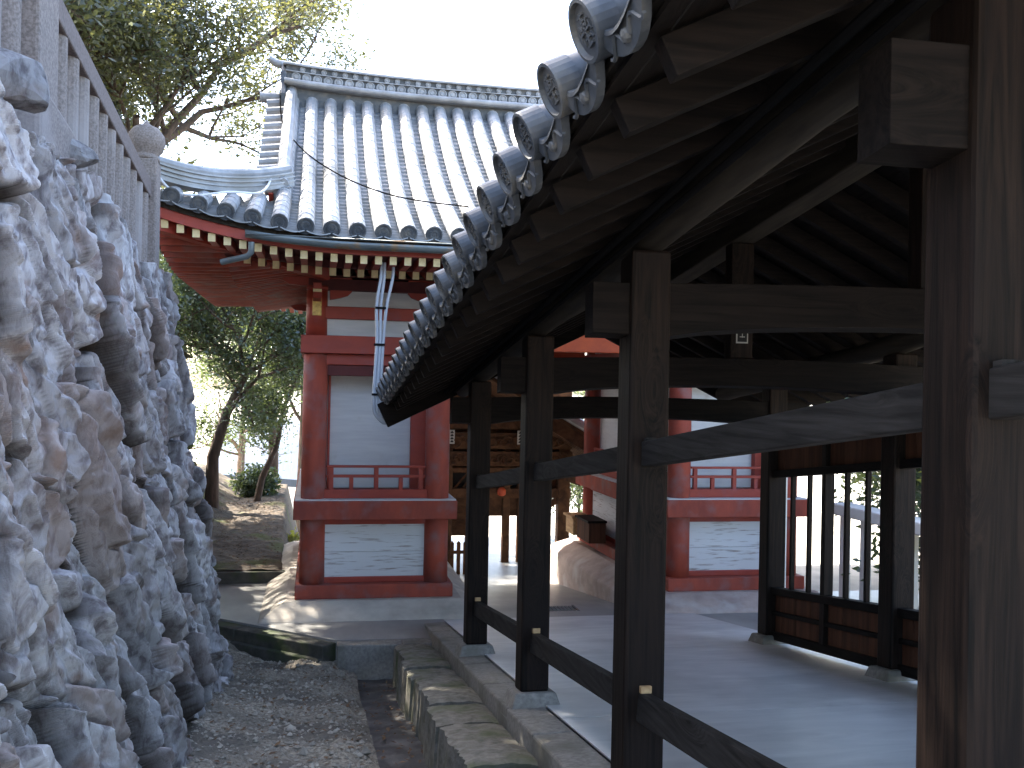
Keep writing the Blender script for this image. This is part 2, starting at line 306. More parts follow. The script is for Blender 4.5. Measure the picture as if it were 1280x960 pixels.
# platform in front of the gate with its diagonal kerb
PZ = -2.78
poly = [(-1.5, 12.62), (.28, 11.02), (1.569, 11.02), (1.569, 11.9), (1.2, 11.9), (1.2, 17.2), (-2.4, 17.2), (-2.4, 12.9)]
tag(MB().prism(poly, lambda x, y: (x, y, -3.7), lambda x, y: (x, y, PZ)).build('platform', 'court'), kind='structure')
kb = MB()
for i, (a, b) in enumerate((((-1.5, 12.62), (-.72, 11.92)), ((-.71, 11.911), (.28, 11.02)))):
    a = Vector((*a, 0)); b = Vector((*b, 0)); d = (b-a).normalized(); nn = Vector((d.y, -d.x, 0))
    q0, q1 = a+nn*.22, b+nn*.22
    kb.hexa([(a.x, a.y, -3.3), (b.x, b.y, -3.3), (q1.x, q1.y, -3.3), (q0.x, q0.y, -3.3), (a.x, a.y, PZ-.02), (b.x, b.y, PZ-.02), (q1.x, q1.y, PZ-.02), (q0.x, q0.y, PZ-.02)][::1])
    g0, g1 = a+nn*.30, b+nn*.30
    kb.hexa([(q0.x, q0.y, -3.4), (q1.x, q1.y, -3.4), (g1.x, g1.y, -3.4), (g0.x, g0.y, -3.4), (q0.x, q0.y, PZ-.15), (q1.x, q1.y, PZ-.15), (g1.x, g1.y, PZ-.15), (g0.x, g0.y, PZ-.15)])
tag(kb.build('platform_kerb', 'mosswall', bevel=.012), kind='structure')
kf = MB().box(.285, .98, 10.80, 11.018, -3.5, PZ-.004).box(.985, 1.568, 10.80, 11.018, -3.5, PZ-.002)
tag(kf.build('front_kerb', 'kerb', bevel=.012), kind='structure')
# raised dirt bank left of the gate
def bank_z(X, Y):
    z = -2.62 + .10*fbm(X*1.3, Y*1.3, 51) + .02*fbm(X*9, Y*9, 55)
    z = z + .5*np.clip((-1.6-X)/1.2, 0, 1)**1.5
    edge = -.42 - .02*(Y-14)
    return z - 2.2*np.clip((X-edge)/.55, 0, 1)
grid_mesh('dirt_bank', 'dirt', np.linspace(-4, .35, 90), np.linspace(14.4, 27, 150), bank_z)
litter(1600, lambda q: q.uniform(-2.4, -.5), lambda q: q.uniform(14.5, 24), bank_z, 8, 'brown leaf litter covering the dirt bank')
tag(MB().hexa([(-2.4, 14.2, -3.2), (-.35, 14.35, -3.2), (-.38, 14.5, -3.2), (-2.4, 14.42, -3.2), (-2.4, 14.2, -2.60), (-.35, 14.35, -2.63), (-.38, 14.5, -2.63), (-2.4, 14.42, -2.60)]).build('bank_kerb', 'mosswall', bevel=.01), kind='structure')
# wide ground to the horizon
def far_z(X, Y):
    d = np.sqrt(X**2+Y**2)
    z = -4.1 - 9*np.clip((Y-27)/40, 0, 1) - .6*np.clip((d-30)/30, 0, 1)
    z = np.where((X > 6.3) & (Y < 26), -3.05 + .0*X, z)
    z = np.where((X < -2.2) & (Y < 27), -3.6+.0*X, z)
    return z
xs = np.concatenate([[-1500, -600, -200, -90, -50], np.linspace(-30, 40, 71), [60, 100, 220, 600, 1500]])
yy = np.concatenate([[-600, -100, -30], np.linspace(-8, 70, 79), [90, 140, 300, 800, 2500]])
grid_mesh('ground', 'sandy', xs, yy, far_z)
grid_mesh('side_yard', 'sandy', np.linspace(4.8, 26, 40), np.linspace(-6, 11.9, 40), lambda X, Y: -1.5 - SL*np.clip(Y, -2, 12)+.03*fbm(X, Y, 71))
# upper terrace behind the retaining wall
def terrace_z(X, Y):
    z = 1.80 - SL*Y + 2.6*np.clip((-2.0-X)/9, 0, 1)+.1*fbm(X*.8, Y*.8, 61)
    return z
grid_mesh('upper_terrace', 'dirt', np.linspace(-30, -1.45, 70), np.linspace(-4, 12.5, 50), terrace_z)
grid_mesh('upper_terrace_far', 'dirt', np.linspace(-30, -3.6, 60), np.linspace(12.0, 27, 50), lambda X, Y: .30-.12*(Y-12)+2.6*np.clip((-3.6-X)/9, 0, 1)+.1*fbm(X*.8, Y*.8, 61))

# ------------------------------------------------------------------ stone retaining wall
def rockwall(name, mt, foot, top, na, nb, cell, seed, amp, label, spow=1.0, thick=.6):
    """foot(a), top(a): end points of the batter line, a in 0..1 along the wall"""
    rg = np.random.default_rng(seed)
    a = np.linspace(0, 1, na)**spow; b = np.linspace(0, 1, nb)
    A, B = np.meshgrid(a, b)
    P0 = np.array([foot(t) for t in a]); P1 = np.array([top(t) for t in a])
    P = P0[None]*(1-B[..., None]) + P1[None]*B[..., None]
    Lx = np.concatenate([[0], np.cumsum(np.linalg.norm(np.diff(P0, axis=0), axis=1))]); H = np.linalg.norm(P1-P0, axis=1).mean()
    S = np.broadcast_to(Lx[None], A.shape).copy(); T = B*H
    # stones lean: shear the cells, warp them
    Sw = S + .16*fbm(S*1.1, T*1.1, seed+1) + .03*fbm(S*4, T*4, seed+2) + .22*T
    Tw = T + .20*fbm(S*1.3, T*1.3, seed+4) + .03*fbm(S*4, T*4, seed+5)
    def vor(cw, ch, sd_, ang):
        r2 = np.random.default_rng(sd_)
        ca, sa = math.cos(ang), math.sin(ang)
        U = (Sw*ca+Tw*sa)/cw; V = (-Sw*sa+Tw*ca)/ch
        iu = np.floor(U).astype(int); iv = np.floor(V).astype(int)
        J = r2.random((128, 128, 6)); f1 = np.full(U.shape, 9.); f2 = f1.copy(); val = np.zeros(U.shape+(6,)); du = np.zeros(U.shape); dv = du.copy()
        for i in (-1, 0, 1):
            for j in (-1, 0, 1):
                c = J[(iu+i) % 128, (iv+j) % 128]; x = iu+i+.5+.9*(c[..., 0]-.5) - U; y = iv+j+.5+.9*(c[..., 1]-.5) - V
                d = np.sqrt(x*x+y*y); n1 = d < f1
                f2 = np.where(n1, f1, np.minimum(f2, d)); f1 = np.where(n1, d, f1)
                val[n1] = c[n1]; du[n1] = -x[n1]; dv[n1] = -y[n1]
        return f1, f2, val, du, dv
    f1, f2, v, du, dv = vor(cell[0], cell[1], seed+10, .18)
    ss = lambda q_, w_: (lambda t: t*t*(3-2*t))(np.clip(q_/w_, 0, 1))
    e = f2-f1
    D = amp*.40*ss(e, .09) + amp*((v[..., 2]-.5)*1.5 + (v[..., 3]-.5)*1.9*du + (v[..., 4]-.5)*1.3*dv)*ss(e, .06)
    D -= amp*1.5*np.exp(-(e/.045)**2)*(v[..., 5] > .35)
    g1, g2, u, du2, dv2 = vor(cell[0]*.46, cell[1]*.6, seed+20, .30)
    D += amp*.62*((u[..., 2]-.5) + (u[..., 3]-.5)*2.2*du2 + (u[..., 4]-.5)*1.4*dv2)*ss(g2-g1, .08) - amp*.22*np.exp(-((g2-g1)/.05)**2)
    h1, h2, q, du3, dv3 = vor(cell[0]*.17, cell[1]*.27, seed+30, .34)
    D += amp*.34*((q[..., 2]-.5) + (q[..., 3]-.5)*2.0*du3 + (q[..., 4]-.5)*1.4*dv3)*ss(h2-h1, .14)
    st = np.abs(fbm((S+.30*T)*7, T*1.6, seed+40, 3)); D -= amp*.30*st
    D += .018*fbm(S*14, T*17, seed+50, 4)
    for ax in (0, 1):
        D = .25*np.roll(D, 1, ax)+.5*D+.25*np.roll(D, -1, ax)
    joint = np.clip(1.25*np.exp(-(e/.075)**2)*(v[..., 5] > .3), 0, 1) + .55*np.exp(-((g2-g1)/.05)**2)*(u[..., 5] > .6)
    tone = .62+.55*v[..., 5]**.8 + .22*(u[..., 5]-.5); brown = (v[..., 4] > .82)*.35 + (u[..., 4] > .86)*.4 + .25*np.clip(fbm(S*.9, T*.9, seed+60)*2, 0, 1)
    N = np.cross(np.gradient(P, axis=1).reshape(-1, 3), np.gradient(P, axis=0).reshape(-1, 3)); N /= np.linalg.norm(N, axis=1)[:, None]
    if N[:, 0].mean() < 0: N = -N
    V3 = P.reshape(-1, 3) + N*D.ravel()[:, None]
    V3 = V3.reshape(nb, na, 3)
    # cap on top running back, so the wall has thickness
    back = V3[-1].copy(); back[:, 0] -= thick; V3 = np.concatenate([V3, back[None]], 0); nb2 = nb+1
    i = (np.arange(nb2-1)[:, None]*na + np.arange(na-1)[None]).ravel()
    f = np.stack([i, i+1, i+na+1, i+na], 1)
    me = bpy.data.meshes.new(name); me.from_pydata(V3.reshape(-1, 3).tolist(), [], f.tolist()); me.materials.append(M[mt]); me.update()
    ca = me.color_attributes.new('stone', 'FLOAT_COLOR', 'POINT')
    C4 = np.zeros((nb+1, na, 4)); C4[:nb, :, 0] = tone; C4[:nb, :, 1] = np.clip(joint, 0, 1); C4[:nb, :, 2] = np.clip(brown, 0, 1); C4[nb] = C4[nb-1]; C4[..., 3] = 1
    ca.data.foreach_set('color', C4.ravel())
    o = bpy.data.objects.new(name, me); COL.objects.link(o)
    return tag(o, label, 'wall')
YE = 10.25
def wfoot(a):
    y = 1.0 + (YE-1.0)*a; x = -.80; z = -1.72-SL*y-.1
    if a > .93: t = (a-.93)/.07; x -= .55*t**2; y += .1*t
    return (x, y, z)
def wtop(a):
    y = 1.0 + (YE-1.0)*a; x = -1.45+.03*math.sin(a*17); z = 2.06-.26*min(1, max(0, (6.6-y)/1.6))+.05*math.sin(a*23)-SL*y
    if y > 9.3: z -= .3*(y-9.3)
    if a > .93: t = (a-.93)/.07; x -= .5*t**2; z -= .15*t
    return (x, y, z)
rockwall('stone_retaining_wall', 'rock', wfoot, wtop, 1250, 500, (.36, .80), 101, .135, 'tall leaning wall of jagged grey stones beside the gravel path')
def w2f(a): return (-1.32-.95*a-.3*math.sin(a*3), YE+.05+13*a, -2.9)
def w2t(a): return (-2.05-1.1*a-.3*math.sin(a*3), YE+.05+13*a, .42-.9*a+.12*math.sin(a*31)+.1*math.sin(a*77))
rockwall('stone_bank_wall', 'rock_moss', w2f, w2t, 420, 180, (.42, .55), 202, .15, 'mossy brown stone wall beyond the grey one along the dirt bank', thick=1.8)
# a few big stones crowning the wall under the fence
def boulder(c, s, seed, label):
    rg = np.random.default_rng(seed); bpts = []
    me = bpy.data.meshes.new('boulder'); import bmesh
    bm = bmesh.new(); bmesh.ops.create_icosphere(bm, subdivisions=3, radius=1)
    pl = [(Vector(rg.normal(size=3)).normalized(), rg.uniform(.62, .85)) for _ in range(22)]
    for v_ in bm.verts:
        p = v_.co.copy()
        for n_, d_ in pl:
            k_ = p.dot(n_)
            if k_ > d_: p -= n_*(k_-d_)
        p += Vector(rg.normal(0, .012, 3)); v_.co = Vector((p.x*s[0], p.y*s[1], p.z*s[2]))
    bm.to_mesh(me); bm.free(); me.materials.append(M['rock'])
    o = bpy.data.objects.new('boulder', me); COL.objects.link(o); o.location = c; o.rotation_euler = (rg.uniform(-.3, .3), rg.uniform(-.3, .3), rg.uniform(0, 3))
    return tag(o, label, 'stone', 'boulders crowning the stone wall')

# ------------------------------------------------------------------ stone fence on the wall
FX = -1.60
fence = thing('stone_fence', 'weathered granite balustrade on top of the jagged stone wall', 'fence', (FX, 6, 1.1))
def fpost(y, w_, dp, h0, h1, finial=True):
    a, c = w_/2, dp/2
    b = MB(); b.hexa([(FX-a, y-c, h0), (FX+a, y-c, h0), (FX+a, y+c, h0), (FX-a, y+c, h0),
                      (FX-a*.95, y-c*.95, h1), (FX+a*.95, y-c*.95, h1), (FX+a*.95, y+c*.95, h1), (FX-a*.95, y+c*.95, h1)])
    p = b.build('post', 'granite', fence, bevel=.02, shear=True)
    z = h1-.002; r_ = w_*.5
    f_ = MB().lathe([(r_*.98, 0), (r_*1.0, .03), (r_*.84, .045), (r_*.84, .06), (r_*1.2, .10), (r_*1.38, .17), (r_*1.30, .24), (r_*.95, .30), (r_*.40, .335), (r_*.25, .35), (r_*.02, .39)], (FX, y, z), n=28)
    f_.build('finial', 'granite', p, smooth=True, shear=True)
    return p
fpost(9.78, .25, .25, 1.70, 3.28); fpost(5.85, .26, .42, 1.86, 3.55); fpost(2.9, .26, .42, 1.86, 3.55)
for (ya, yb) in ((6.065, 9.65), (3.115, 5.635)):
    MB().box(FX-.075, FX+.075, ya, yb, 2.90, 3.06).build('rail', 'granite_d', fence, bevel=.012, shear=True)
    MB().box(FX-.14, FX+.09, ya-.02, yb+.02, 1.66, 1.82).build('base', 'granite', fence, bevel=.02, shear=True)
    nb_ = 12 if ya > 5 else 8
    for i in range(nb_):
        y = ya + .12 + (yb-ya-.24)*i/(nb_-1)
        MB().lathe([(.070, 1.80), (.070, 2.90)], (FX, y, 0), n=16).build('baluster', 'granite', fence, smooth=False, shear=True, bevel=.0)
MB().box(FX-.22, FX+.18, 5.50, 6.30, 1.50, 2.24).build('base', 'granite', fence, bevel=.03, shear=True)
def ct(h, y): return h - SL*y
boulder((-1.36, 4.62, ct(1.86, 4.62)), (.15, .26, .15), 1, 'pale angular stone lying on the wall top at the left edge')
boulder((-1.40, 6.22, ct(2.10, 6.22)), (.12, .15, .10), 2, 'small white-topped stone on the wall below the first balusters')
boulder((-1.50, 9.72, ct(1.86, 9.72)), (.15, .15, .12), 4, 'rounded stone at the foot of the onion-topped fence post')

# ------------------------------------------------------------------ COVERED CORRIDOR
cor = thing('covered_corridor', 'dark timber covered walkway with tiled roof sloping down beside the path', 'corridor', (1.48, 5.7, -2.0))
PY = [-.33, 2.053, 4.43, 6.69, 9.125]; T2 = .095; RYS = [-.9, .60, 2.73, 4.86, 6.99, 9.125]
def S(mb, name, mt, parent=cor, **k): return mb.build(name, mt, parent, shear=True, **k)
XL, XR, XC = 1.503, 4.46, 2.98
for x, i, y in [(XL, i, y) for i, y in enumerate(PY)] + [(XR, i, y) for i, y in enumerate(RYS)]:
    if 1:
        t = T2 if not (i == 1 and x == XL) else T2
        b = MB(); z0 = -1.24
        wx = t if not (i == 1 and x == XL) else t*.80
        b.hexa([(x-wx*1.04, y-t*1.04, z0), (x+wx*1.04, y-t*1.04, z0), (x+wx*1.04, y+t*1.04, z0), (x-wx*1.04, y+t*1.04, z0),
                (x-wx, y-t, 1.19), (x+wx, y-t, 1.19), (x+wx, y+t, 1.19), (x-wx, y+t, 1.19)])
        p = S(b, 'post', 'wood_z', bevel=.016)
        c = MB(); a1, a2 = .20, .14
        c.hexa([(x-a1, y-a1, -1.42), (x+a1, y-a1, -1.42), (x+a1, y+a1, -1.42), (x-a1, y+a1, -1.42), (x-a2, y-a2, -1.238), (x+a2, y-a2, -1.238), (x+a2, y+a2, -1.238), (x-a2, y+a2, -1.238)])
        S(c, 'footing', 'kerb', p, bevel=.015)
for y in PY:
    # arched tie beam with ends past the posts
    n = 14; poly = []
    x0, x1 = XL-.27, XR+.27
    for k in range(n+1):
        u = k/n; x = XL+T2 + (XR-XL-2*T2)*u; poly.append((x, .80 + .075*(1-(2*u-1)**2)**.7))
    poly = [(x0, .805), (XL+T2-.001, .805)] + poly + [(XR-T2+.001, .805), (x1, .805)] + [(x1, 1.04)] + [(XL+(XR-XL)*k/8, 1.04+.03*(1-(2*k/8-1)**2)) for k in range(8, -1, -1)] + [(x0, 1.04)]
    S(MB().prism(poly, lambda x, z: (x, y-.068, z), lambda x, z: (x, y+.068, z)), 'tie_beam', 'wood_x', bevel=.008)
    S(MB().box(XC-.085, XC+.085, y-.06, y+.06, 1.072, 1.90), 'king_post', 'wood_z', bevel=.008)
def logbeam(x, h, r, name, mt, y0=-.9, y1=10.4):
    pts = [(x+.012*math.sin(k*1.1), y0+(y1-y0)*k/24, h+.010*math.sin(k*1.7)) for k in range(25)]
    return S(MB().tube(pts, [r*(1+.05*math.sin(k*2.3)) for k in range(25)], 14), name, mt, smooth=True)
logbeam(XL+.02, 1.275, .088, 'purlin', 'wood_light'); logbeam(XR-.02, 1.275, .088, 'purlin', 'wood_light')
S(MB().box(XR-.06, XR+.06, -.95, 10.1, .66, .80), 'wall_plate', 'wood_y', bevel=.01)
S(MB().box(XC-.09, XC+.09, -.9, 10.4, 1.902, 2.07), 'ridge_beam', 'wood_light', bevel=.01)
EX, EH = .657, 1.204                               # centre of the eave tiles
PT = math.tan(R(26.0)); PA = R(26.0)
def rz(x): return EH + (x-EX)*PT                   # tile centre line, left slope
RAF = 1.48 + (-XL)*PT                              # rafter line offset so it sits on the purlin
def raf_z(x): return 1.065 + (x-.80)*PT
# rafters
for k in range(-9, 22):
    y = 2.60 + .36*k
    for sgn in (-1, 1):
        xe = .80; e = Vector((xe, y, raf_z(xe))); t_ = Vector((XC-.0, y, raf_z(XC)))
        if sgn > 0: e.x = 2*XC-e.x
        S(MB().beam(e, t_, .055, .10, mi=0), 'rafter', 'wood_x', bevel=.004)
# boards above the rafters, eave board
for sgn in (-1, 1):
    def mx(x): return x if sgn < 0 else 2*XC-x
    b = MB()
    for k in range(11):
        xa = .74 + (XC-.74)*k/11+.002; xb = .74 + (XC-.74)*(k+1)/11-.002
        za, zb = raf_z(xa)+.070, raf_z(xb)+.070
        b.hexa([(mx(xa), -.95, za), (mx(xb), -.95, zb), (mx(xb), 10.5, zb), (mx(xa), 10.5, za), (mx(xa), -.95, za+.016), (mx(xb), -.95, zb+.016), (mx(xb), 10.5, zb+.016), (mx(xa), 10.5, za+.016)])
    S(b, 'roof_boards', 'wood_y')
    b = MB(); za = raf_z(.74)+.03
    b.beam((mx(.775), -.95, raf_z(.775)+.125), (mx(.775), 10.5, raf_z(.775)+.125), .09, .075)
    S(b, 'eave_board', 'wood_grey', bevel=.005)
# barge board at the lower gable end
for yv in (10.53, -.98):
    b = MB()
    for sgn in (-1, 1):
        xa = .70; pa = Vector((xa, yv, raf_z(xa)-.02)); pc = Vector((XC, yv, raf_z(XC)-.02))
        if sgn > 0: pa.x = 2*XC-xa
        b.beam(pa, pc, .05, .27)
    S(b, 'barge_board', 'wood_x', bevel=.006)
# roof tiles
def tile_rows(mb, cols, path, r, pitch, step, seg=.30, n=10, panw=None, colw=None):
    """cols: positions along the eave; path(c, s): point at distance s up the slope, or None past the top"""
    for c in cols:
        pts = []; rs = []; s_ = 0
        while True:
            p = path(c, s_)
            if p is None: break
            pts.append(p); rs.append(r*1.025 if (len(pts) % 2 == 1) else r*.97)
            s_ += seg/1.0 if len(pts) % 2 == 1 else .006
            if len(pts) > 80: break
        if len(pts) > 1: mb.tube(pts, rs, n)
def pan_rows(mb, cols, path, pitch, step, dip=.035, drop=.022, m=4):
    for c in cols:
        s_ = -.03; first = True
        while True:
            row0 = []; row1 = []; ok = True
            for j in range(m+1):
                u = (j/m-.5)*pitch; p = path(c+u, s_); q = path(c+u, s_+step+.01)
                if p is None or q is None: ok = False; break
                dz = -dip*(1-(2*j/m-1)**2)
                row0.append((p[0], p[1], p[2]+dz)); row1.append((q[0], q[1], q[2]+dz-drop))
            if not ok:
                if s_ > 0: break
                s_ += step; continue
            low = [(a[0], a[1], a[2]-(drop+.006 if not first else .012)) for a in row0]; first = False
            vs_ = low+row0+row1; fs = []
            for j in range(m): fs += [(j, j+1, m+1+j+1, m+1+j), (m+1+j, m+2+j, 2*m+3+j, 2*m+2+j)]
            mb.add(vs_, fs); s_ += step
            if s_ > 12: break
ycols = [2.40+.36*k for k in range(-9, 23)]
for sgn in (-1, 1):
    def pth(c, s_, sgn=sgn):
        x = EX + s_*math.cos(PA)
        if x > XC-.05 or c < -1.15 or c > 10.58: return None
        return (x if sgn < 0 else 2*XC-x, c, rz(x)+.0)
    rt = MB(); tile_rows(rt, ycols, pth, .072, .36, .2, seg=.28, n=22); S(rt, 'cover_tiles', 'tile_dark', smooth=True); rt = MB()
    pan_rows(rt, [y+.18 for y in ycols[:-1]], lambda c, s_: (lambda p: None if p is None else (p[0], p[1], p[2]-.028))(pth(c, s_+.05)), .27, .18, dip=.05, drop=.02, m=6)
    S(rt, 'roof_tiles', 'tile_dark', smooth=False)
# ridge of the corridor roof
rb = MB(); hz = rz(XC)
rb.box(XC-.16, XC+.16, -1.0, 10.5, hz-.06, hz+.04).box(XC-.12, XC+.12, -1.0, 10.5, hz+.041, hz+.12).box(XC-.15, XC+.15, -1.0, 10.5, hz+.121, hz+.15)
rb.tube([(XC, -1.0, hz+.19), (XC, 10.5, hz+.19)], .08, 12)
S(rb, 'roof_ridge', 'tile_dark', bevel=.01)
# round eave tile ends with relief, pendant pan tile ends
ndir = Vector((-math.cos(PA), 0, -math.sin(PA))); tdir = Vector((-math.sin(PA), 0, math.cos(PA))); ydir = Vector((0, 1, 0))
rg = np.random.default_rng(77); strokes = []
for (a, b_) in [((-.3, .62), (.3, .62)), ((0, .72), (0, -.66)), ((-.5, .35), (-.22, .1)), ((.5, .35), (.22, .1)), ((-.55, .0), (.55, .0)), ((-.42, -.22), (-.52, -.5)), ((.42, -.22), (.52, -.5)), ((-.25, -.3), (.25, -.3)), ((-.3, -.6), (.3, -.6)), ((-.2, .4), (.2, .4)), ((-.2,.22),(.2,.22)), ((-.62,.2),(-.66,-.2)), ((.62,.2),(.66,-.2))]:
    strokes.append((a, b_))
for i, y in enumerate(ycols):
    c = Vector((EX, y, EH)); b = MB(); r_ = .080
    b.lathe([(r_*.99, -.05), (r_*1.0, .012), (r_*.98, .020), (r_*.86, .021), (r_*.80, .008), (.001, .008)], c, axis=ndir, n=28)
    for (a0, a1) in strokes:
        p0 = c + ndir*.011 + ydir*(a0[0]*r_*.75) + tdir*(a0[1]*r_*.75); p1 = c + ndir*.011 + ydir*(a1[0]*r_*.75) + tdir*(a1[1]*r_*.75)
        b.beam(p0, p1, .006, .008, up=ndir)
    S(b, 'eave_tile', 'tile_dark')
    if i < len(ycols)-1:
        yc = y+.18; b = MB(); m = 10; poly = []
        for j in range(m+1):
            u = -1+2*j/m; poly.append((u*.155, -.012-.045*(1-u*u)))
        for j in range(m, -1, -1):
            u = -1+2*j/m; poly.append((u*.150, -.075-.05*(1-u*u)+.035*abs(u)**3))
        o_ = Vector((EX+.015, yc, EH-.01))
        b.prism(poly, lambda u, v_: o_ + ydir*u + tdir*v_ + ndir*(-.012), lambda u, v_: o_ + ydir*u + tdir*v_ + ndir*.014)
        for sg in (-1, 1):                         # scroll relief
            pts = [o_ + ydir*(sg*(.02+.10*t)) + tdir*(-.095+.030*math.sin(t*5.0)+.03*t*t) + ndir*.016 for t in [k/8 for k in range(9)]]
            b.tube(pts, .006, 5)
        b.lathe([(.02, 0), (.016, .012), (.001, .016)], o_ + tdir*(-.088)+ndir*.013, axis=ndir, n=8)
        S(b, 'pendant_tile', 'tile_dark')
# pipes running along under the eave
S(MB().tube([(1.33, -.9, 1.235), (1.33, 4, 1.22), (1.33, 10.3, 1.235)], .018, 8).tube([(1.37, -.9, 1.19), (1.37, 5, 1.185), (1.37, 10.0, 1.19)], .014, 8), 'cable_run', 'black')
# rails of the path side
for i in range(0, 4):
    ya, yb = PY[i]+T2-.02, PY[i+1]-T2+.02
    S(MB().box(XL-.035, XL+.035, ya, yb, .195, .31), 'upper_rail', 'wood_grey', bevel=.006)
    S(MB().hexa([(XL-.04, ya, -.97), (XL+.04, ya, -.97), (XL+.04, yb, -.97), (XL-.04, yb, -.97), (XL-.028, ya, -.84), (XL+.028, ya, -.84), (XL+.028, yb, -.84), (XL-.028, yb, -.84)]), 'lower_rail', 'wood_grey', bevel=.008)
    S(MB().box(XL-.026, XL+.026, yb-.05, yb+.0, -.839, -.805), 'wedge', 'fresh', bevel=.003)
    S(MB().box(XL-.026, XL+.026, yb-.03-.022, yb-.0, .311, .325), 'wedge', 'wood_grey')
# window wall of the far side
for i in range(0, 5):
    ya, yb = RYS[i]+T2, RYS[i+1]-T2; ym = (ya+yb)/2
    x0 = XR-.045; WB, WT = -.77, .30
    S(MB().box(XR-.05, XR+.05, ya, yb, WT, WT+.07), 'window_head', 'wood_y', bevel=.004)
    S(MB().box(XR-.05, XR+.05, ya, yb, WB-.07, WB), 'window_sill', 'wood_y', bevel=.004)
    S(MB().box(XR-.04, XR+.04, ya, yb, -1.28, -1.20), 'bottom_rail', 'wood_y', bevel=.004)
    S(MB().box(XR-.035, XR+.035, ya, yb, -1.04, -1.00), 'panel_rail', 'wood_y', bevel=.003)
    S(MB().box(XR-.045, XR+.045, ym-.04, ym+.04, -1.20, WB-.071), 'stile', 'wood_z', bevel=.004)
    S(MB().box(XR-.045, XR+.045, ym-.035, ym+.035, WB+.001, WT-.001), 'mullion', 'wood_z', bevel=.004)
    for k in (1, 2, 4, 5):
        yk = ya + (yb-ya)*k/6
        S(MB().box(XR-.02, XR+.02, yk-.018, yk+.018, WB+.001, WT-.001), 'mullion', 'wood_z', bevel=.003)
    for (za_, zb_) in ((-1.20, WB-.069), (WT+.069, .66)):
        n_ = 14; poly = []
        for k in range(n_):
            a_ = ya+(yb-ya)*k/n_; c_ = ya+(yb-ya)*(k+1)/n_; poly += [(XR-.002*(k % 2), a_), (XR-.002*(k % 2), c_-.004), (XR+.006, c_-.002)]
        poly += [(XR+.02, yb), (XR+.02, ya)]
        S(MB().prism(poly, lambda u, v_: (u, v_, za_), lambda u, v_: (u, v_, zb_)), 'board_panel', 'wood_board')
    S(MB().box(XR-.045, XR+.045, ym-.035, ym+.035, WT+.071, .66), 'stile', 'wood_z', bevel=.004)
# paper charm on a king post and knot plates
lab = thing('paper_charm', 'small white bordered paper charm pasted high on a dark king post', 'label', (XC-.0, 6.69-.062, ct(1.30, 6.63)))
lb = MB().box(XC-.045, XC+.045, 6.69-.064, 6.69-.061, 1.18, 1.48); lb.build('paper', 'paper', lab, shear=True)
ik = MB(); yk = 6.69-.0655
ik.box(XC-.036, XC+.036, yk, yk+.001, 1.19, 1.47)
ik.build('black_field', 'ink', lab, shear=True)
ik = MB(); yk = 6.69-.067
for (u0, v0, u1, v1) in ((-.02, 1.44, .02, 1.44), (0, 1.455, 0, 1.39), (-.022, 1.415, .022, 1.415), (-.015, 1.39, .015, 1.39), (-.02, 1.355, .02, 1.355), (-.015, 1.355, -.015, 1.31), (.015, 1.355, .015, 1.31), (-.02, 1.33, .02, 1.33), (-.02, 1.305, .02, 1.305), (0, 1.29, 0, 1.22), (-.02, 1.265, .02, 1.265), (-.02, 1.225, .02, 1.225)):
    ik.beam((XC+u0, yk, v0), (XC+u1, yk, v1), .006, .001, up=(0, 1, 0))
ik.build('characters', 'paper', lab, shear=True)

# kerb stones between the posts, rough flat stones along the gutter
yk = 11.86; k = 0
while yk > 2.5:
    L_ = [.95, .80, .88, .70, 1.0][k % 5]; y0 = yk-L_
    o = MB().hexa([(1.30, y0, -1.75), (1.565, y0, -1.75), (1.565, yk-.012, -1.75), (1.30, yk-.012, -1.75), (1.31, y0, -1.335), (1.565, y0, -1.330), (1.565, yk-.012, -1.330), (1.305, yk-.012, -1.338)]).build('kerb_stone', 'kerb', None, bevel=.014, shear=True)
    tag(o, 'squared grey kerb stone under the corridor posts', 'kerb stone', 'kerb stones in line with the corridor posts'); yk = y0; k += 1
rg = np.random.default_rng(12); yk = 10.78; k = 0
while yk > 2.5:
    L_ = rg.uniform(.42, .85); y0 = yk-L_; xl = .86+rg.uniform(-.03, .03); dz = rg.uniform(-.02, .015)
    nx_, ny_ = 9, 12; vs_ = []; top = -1.43+dz
    X = np.linspace(xl, 1.285, nx_); Yv = np.linspace(y0+.012, yk-.012, ny_)
    me = MB(); idx = {}
    for j in range(ny_):
        for i in range(nx_):
            ex = min(i, nx_-1-i)/2; ey = min(j, ny_-1-j)/2; rd = -.018*(max(0, 1-ex)**2+max(0, 1-ey)**2)
            xx = X[i] + (rg.uniform(-.015, .015) if i in (0,) else 0); yy_ = Yv[j] + (rg.uniform(-.008, .008))
            vs_.append((xx, yy_, top+rd+rg.uniform(-.006, .006)))
    fs = [(j*nx_+i, j*nx_+i+1, (j+1)*nx_+i+1, (j+1)*nx_+i) for j in range(ny_-1) for i in range(nx_-1)]
    me.add(vs_, fs)
    ring = [j*nx_ for j in range(ny_)][::-1] + list(range(1, nx_)) + [j*nx_+nx_-1 for j in range(1, ny_)] + [(ny_-1)*nx_+i for i in range(nx_-2, 0, -1)]
    lo = [(vs_[q][0]-.02*(q % nx_ == 0)+rg.uniform(-.01, .01), vs_[q][1], -1.95) for q in ring]
    o_ = len(me.v); me.v += lo
    for q in range(len(ring)):
        q2 = (q+1) % len(ring); me.f.append((ring[q], ring[q2], o_+q2, o_+q)); me.m.append(0)
    o = me.build('edging_stone', 'slab', None, smooth=False, shear=True)
    tag(o, 'rough flat brown stone edging the gutter below the corridor', 'edging stone', 'rough flat stones along the gutter'); yk = y0; k += 1
